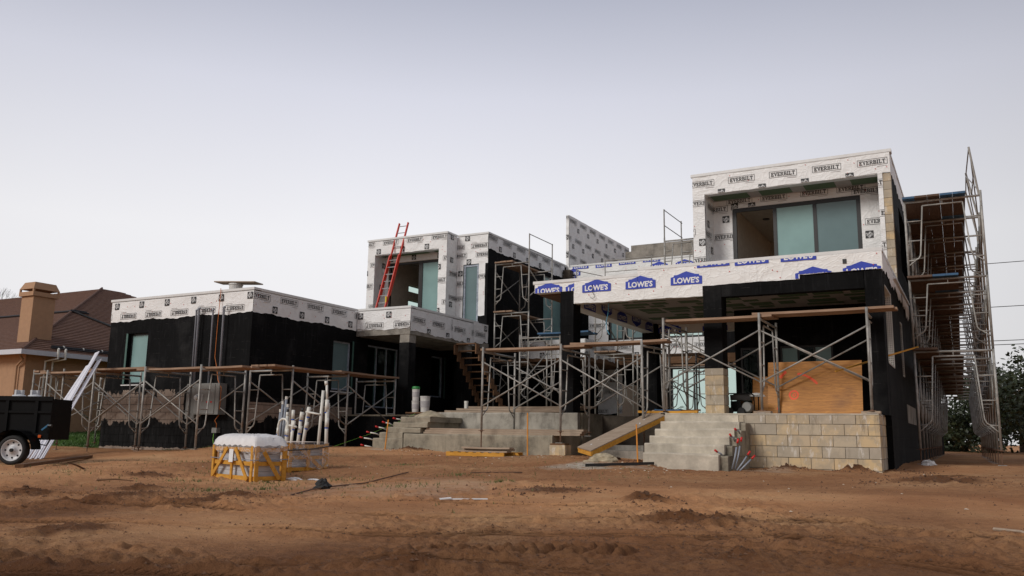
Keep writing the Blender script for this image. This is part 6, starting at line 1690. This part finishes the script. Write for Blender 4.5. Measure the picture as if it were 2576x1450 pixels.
# ------------------------------------------------------------------ TREES, lines
def leaf_tree(name, lab, x, y, z, H_, R, n=5200, size=.30, seed=1, cat='tree', grp=None, pale=False):
    rnd = random.Random(seed)
    t = thing(name, lab, cat, (x, y, z), 0, grp)
    mb = MB()
    mb.tube([(x, y, z - .3), (x + .1, y, z + H_ * .3), (x - .1, y, z + H_ * .6)], [.18, .14, .08], 8)
    for k in range(6):
        a = rnd.uniform(0, 2 * PI); mb.tube([(x, y, z + H_ * rnd.uniform(.2, .5)), (x + R * .6 * math.cos(a), y + R * .6 * math.sin(a), z + H_ * rnd.uniform(.6, .85))], [.07, .02], 6)
    mb.build('trunk', M['bark'], t)
    cl_ = []
    for k in range(18):
        a = rnd.uniform(0, 2 * PI); rr_ = R * math.sqrt(rnd.random()) * .8
        hh__ = rnd.uniform(.15, .92); cl_.append((x + rr_ * math.cos(a), y + rr_ * math.sin(a), z + H_ * hh__ * (1 - .25 * (rr_ / R) ** 2), R * rnd.uniform(.25, .5)))
    lv = MB()
    for k in range(n):
        c = rnd.choice(cl_)
        v_ = Vector((rnd.gauss(0, 1), rnd.gauss(0, 1), rnd.gauss(0, 1))).normalized() * c[3] * rnd.random() ** .35
        p = Vector(c[:3]) + v_ * (1 if rnd.random() < .93 else 1.25)
        if p.z < z: p.z = z + rnd.random() * .3
        a1 = Vector((rnd.gauss(0, 1), rnd.gauss(0, 1), rnd.gauss(0, .6))).normalized(); a2 = a1.cross(Vector((rnd.gauss(0, 1), rnd.gauss(0, 1), rnd.gauss(0, 1)))).normalized()
        s_ = size * rnd.uniform(.5, 1.1)
        lv.face([p - a1 * s_ * .5, p + a2 * s_ * .28, p + a1 * s_ * .5, p - a2 * s_ * .28])
    lv.build('crown', M['leaf'], t)
    return t
TR = [(3.2, 50, 5.0, 3.2, 'broad dark tree at the right edge behind the tall scaffold'), (.6, 56, 4.4, 3.0, 'dark tree seen through the lower bay of the tall scaffold'), (6.8, 52, 4.7, 3.4, 'dark tree just outside the right edge'),
      (-2.5, 58, 3.2, 2.6, 'low dark tree at the end of the scaffold tunnel'), (2.2, 60, 5.6, 3.0, 'taller feathery tree behind the broad dark one'), (10.5, 56, 5.0, 3.5, 'dark tree further to the right')]
for k, (x, y, hh_, R, lab) in enumerate(TR): leaf_tree('tree', lab, x, y, -.5, hh_, R, seed=k + 3)
# palms behind the glazed doors
for k, (x, y, hh_, lab) in enumerate(((-14.1, 44.5, 2.4, 'small palm seen through the glazed doors, left one'), (-12.6, 46, 2.0, 'small palm seen through the glazed doors, right one'))):
    t = thing('palm', lab, 'palm', (x, y, -.3)); rnd = random.Random(k)
    mb = MB(); mb.tube([(x, y, -.5), (x, y, hh_ * .5)], .12, 8); mb.build('trunk', M['bark'], t)
    lv = MB()
    for f in range(22):
        a = rnd.uniform(0, 2 * PI); up = rnd.uniform(.2, 1.1); L_ = rnd.uniform(.9, 1.4)
        prev = Vector((x, y, hh_ * .5)); d = Vector((math.cos(a) * math.cos(up), math.sin(a) * math.cos(up), math.sin(up)))
        for s_ in range(8):
            nxt = prev + d * L_ / 8; d.z -= .22; d.normalize(); sv = d.cross(Vector((0, 0, 1))).normalized()
            for sg in (-1, 1):
                lv.face([prev, prev + d * .04, prev + sv * sg * .28 + d * .15 - Vector((0, 0, .1))])
            prev = nxt
    lv.build('frond_crown', M['leaf'], t)
# bare twigs at the far left
bt = thing('bare_tree', 'bare branched treetop behind the tan house at the far left edge', 'tree', (-43, 24, 0)); rnd = random.Random(4)
mb = MB()
def branch(p, d, L_, r, dep):
    q = p + d * L_; mb.tube([p, q], [r, r * .6], 5, False)
    if dep:
        for _ in range(3):
            nd = (d + Vector((rnd.uniform(-.6, .6), rnd.uniform(-.6, .6), rnd.uniform(-.1, .5)))).normalized(); branch(q, nd, L_ * .7, r * .6, dep - 1)
branch(Vector((-44, 24, -.3)), Vector((0, 0, 1)), 2.6, .05, 5)
mb.build('branches', M['bark'], bt)
pls = [(60, 11.1, 'highest power line behind the tall scaffold'), (60, 8.35, 'second power line at the right edge'), (60, 6.25, 'third power line at the right edge'), (60, 6.0, 'lowest power line at the right edge')]
for k, (y, z_, lab) in enumerate(pls):
    mb = MB(); mb.tube([(-9, y, z_ + .35), (0, y, z_), (12, y, z_ + .1), (30, y, z_ + .5), (60, y, z_ + 2)], .022, 4, False); tag(mb.build('power_line', M['cord']), lab, 'cable')

# ------------------------------------------------------------------ STUFF: lawn, weeds, clods, litter
rnd = random.Random(8)
lv = MB()
for k in range(9000):
    x = rnd.uniform(-27, -21.7); y = rnd.uniform(15.5, 19.5)
    if x < -26.1 and y > 16.1: continue
    z = float(k); lv_v = (x, y)
    lv.v.append((x, y, 0)); 
xs = np.array([v_[0] for v_ in lv.v]); ys = np.array([v_[1] for v_ in lv.v]); hs = ground_full(xs, ys)[0]
lv = MB()
for x, y, z in zip(xs, ys, hs):
    a = rnd.uniform(0, PI); hh_ = rnd.uniform(.03, .07); w_ = .012
    lv.face([(x - w_ * math.cos(a), y - w_ * math.sin(a), z - .01), (x + w_ * math.cos(a), y + w_ * math.sin(a), z - .01), (x + rnd.uniform(-.03, .03), y + rnd.uniform(-.03, .03), z + hh_)])
o = lv.build('lawn_grass', M['grass']); stuff(o); tag(o, 'short green lawn between the left wing and the tan house', 'grass')
# weeds
spots = [(-7.73, 7.05, .4), (-8.03, 8.3, .45), (-8.6, 12.09, .35), (-5.37, 9.62, .2), (-6.57, 10.6, .35), (-9.4, 8.4, .5), (-7.4, 7.6, .4), (-10.4, 9.6, .4), (-18.2, 15.2, .3), (-17.4, 15.3, .3), (-16.6, 15.2, .3), (-9.9, 11.5, .5), (-7.9, 9.6, .5), (-11.5, 8.0, .8), (-6.2, 8.6, .6), (-12.5, 11, .8)]
pts = []
for sx, sy, r in spots:
    for k in range(55): 
        a = rnd.uniform(0, 2 * PI); q = r * rnd.random(); pts.append((sx + q * math.cos(a), sy + q * math.sin(a)))
for k in range(700): 
    pts.append((rnd.uniform(-16, -4), rnd.uniform(6.5, 15)))
pts = np.array(pts); hs = ground_full(pts[:, 0], pts[:, 1])[0]
lv = MB()
for (x, y), z in zip(pts, hs):
    for b_ in range(3):
        a = rnd.uniform(0, 2 * PI); hh_ = rnd.uniform(.015, .05); w_ = .004
        lv.face([(x - w_ * math.sin(a), y + w_ * math.cos(a), z - .005), (x + w_ * math.sin(a), y - w_ * math.cos(a), z - .005), (x + hh_ * .7 * math.cos(a), y + hh_ * .7 * math.sin(a), z + hh_)])
o = lv.build('weeds', M['weed']); stuff(o); tag(o, 'sparse tufts of grass and weeds on the sand', 'weeds')
# clods
pts = []
for mx_, my_, mh, mr_ in MOUNDS:
    for k in range(int(160 * mr_ / .5)):
        a = rnd.uniform(0, 2 * PI); q = mr_ * rnd.random() * 1.15; pts.append((mx_ + q * math.cos(a), my_ + q * math.sin(a), rnd.uniform(.006, .026) * min(1, max(.4, my_ / 9))))
for k in range(9000):
    r = 3.2 + 16 * rnd.random() ** 1.3; a = math.radians(rnd.uniform(75, 165)); pts.append((r * math.cos(a), r * math.sin(a), rnd.uniform(.0015, .0045) * (1 + r / 9) * (2.2 if rnd.random() < .05 else 1)))
for pl_, hw in TRACKS[:5]:
    for k in range(260):
        i = rnd.randrange(len(pl_) - 1); f = rnd.random(); x = pl_[i][0] * (1 - f) + pl_[i + 1][0] * f + rnd.gauss(0, .05); y = pl_[i][1] * (1 - f) + pl_[i + 1][1] * f + rnd.choice((-1, 1)) * (hw + rnd.random() * .14); pts.append((x, y, rnd.uniform(.004, .014)))
pa = np.array(pts); hs = ground_full(pa[:, 0], pa[:, 1])[0]
lv = MB()
for (x, y, s_), z in zip(pts, hs):
    n = len(lv.v)
    for d in ((1, 0, 0), (-.5, .87, 0), (-.5, -.87, 0), (0, 0, 1.1), (0, 0, -1)):
        lv.v.append((x + d[0] * s_ * rnd.uniform(.6, 1.4), y + d[1] * s_ * rnd.uniform(.6, 1.4), z + d[2] * s_ * rnd.uniform(.5, 1)))
    for t_ in ((0, 1, 3), (1, 2, 3), (2, 0, 3), (1, 0, 4), (2, 1, 4), (0, 2, 4)): lv.f.append(tuple(n + q for q in t_)); lv.mi.append(0)
o = lv.build('soil_clods', M['clod']); stuff(o); tag(o, 'dark crumbs and clods of soil scattered over the sand', 'soil')
# small litter: pale chips
lv = MB()
pts = [(rnd.uniform(-14, 0), rnd.uniform(7, 16.4)) for _ in range(45)] + [(rnd.uniform(-12, -7), rnd.uniform(14.5, 16.4)) for _ in range(40)] + [(rnd.uniform(-6, -4.5), rnd.uniform(13, 15)) for _ in range(40)]
pa = np.array(pts); hs = ground_full(pa[:, 0], pa[:, 1])[0]
for (x, y), z in zip(pts, hs):
    s_ = rnd.uniform(.008, .03); n = len(lv.v)
    for d in ((1, 0, 0), (-.5, .6, 0), (-.5, -.7, 0), (0, 0, .5)): lv.v.append((x + d[0] * s_ * rnd.uniform(.6, 1.4), y + d[1] * s_, z + .004 + d[2] * s_))
    for t_ in ((0, 1, 3), (1, 2, 3), (2, 0, 3)): lv.f.append(tuple(n + q for q in t_)); lv.mi.append(0)
o = lv.build('litter_chips', simple('pale_chips', (.55, .46, .36), .8, var=.3, bmp=0)); stuff(o); tag(o, 'small pale chips and scraps scattered on the sand', 'litter')
# sticks
for k, (a, c, lab) in enumerate((((-11.6, 8.25), (-11.3, 7.75), 'upright curved twig on the sand at the left'), ((-10.0, 7.3), (-9.5, 7.45), 'dark twig lying on the sand left of the crate'), ((-.85, 14.5), (-.3, 15.1), 'forked dark branch right of the block base'), ((-.5, 14.9), (-.15, 14.4), 'thin branch crossing the forked one'), ((.05, 7.4), (.3, 7.0), 'pale stick on the sand near the right edge'), ((.4, 14.2), (1.3, 14.5), 'crooked root lying on the sand at the right'))):
    za, zc = hz(*a), hz(*c); r_k = .012
    mb = MB(); mid = ((a[0] + c[0]) / 2 + .04, (a[1] + c[1]) / 2 - .03, (za + zc) / 2 + (.1 if k == 0 else .03))
    mb.tube([(a[0], a[1], za + .01), mid, (c[0], c[1], zc + (.16 if k == 0 else .015))], [r_k * 1.2, r_k, r_k * .5], 6)
    tag(mb.build('stick', M['darkwood'] if k != 4 else M['lumber']), lab, 'stick')
print("objects", len(bpy.data.objects), "tris", sum(len(o.data.polygons) for o in bpy.data.objects if o.type == 'MESH'))
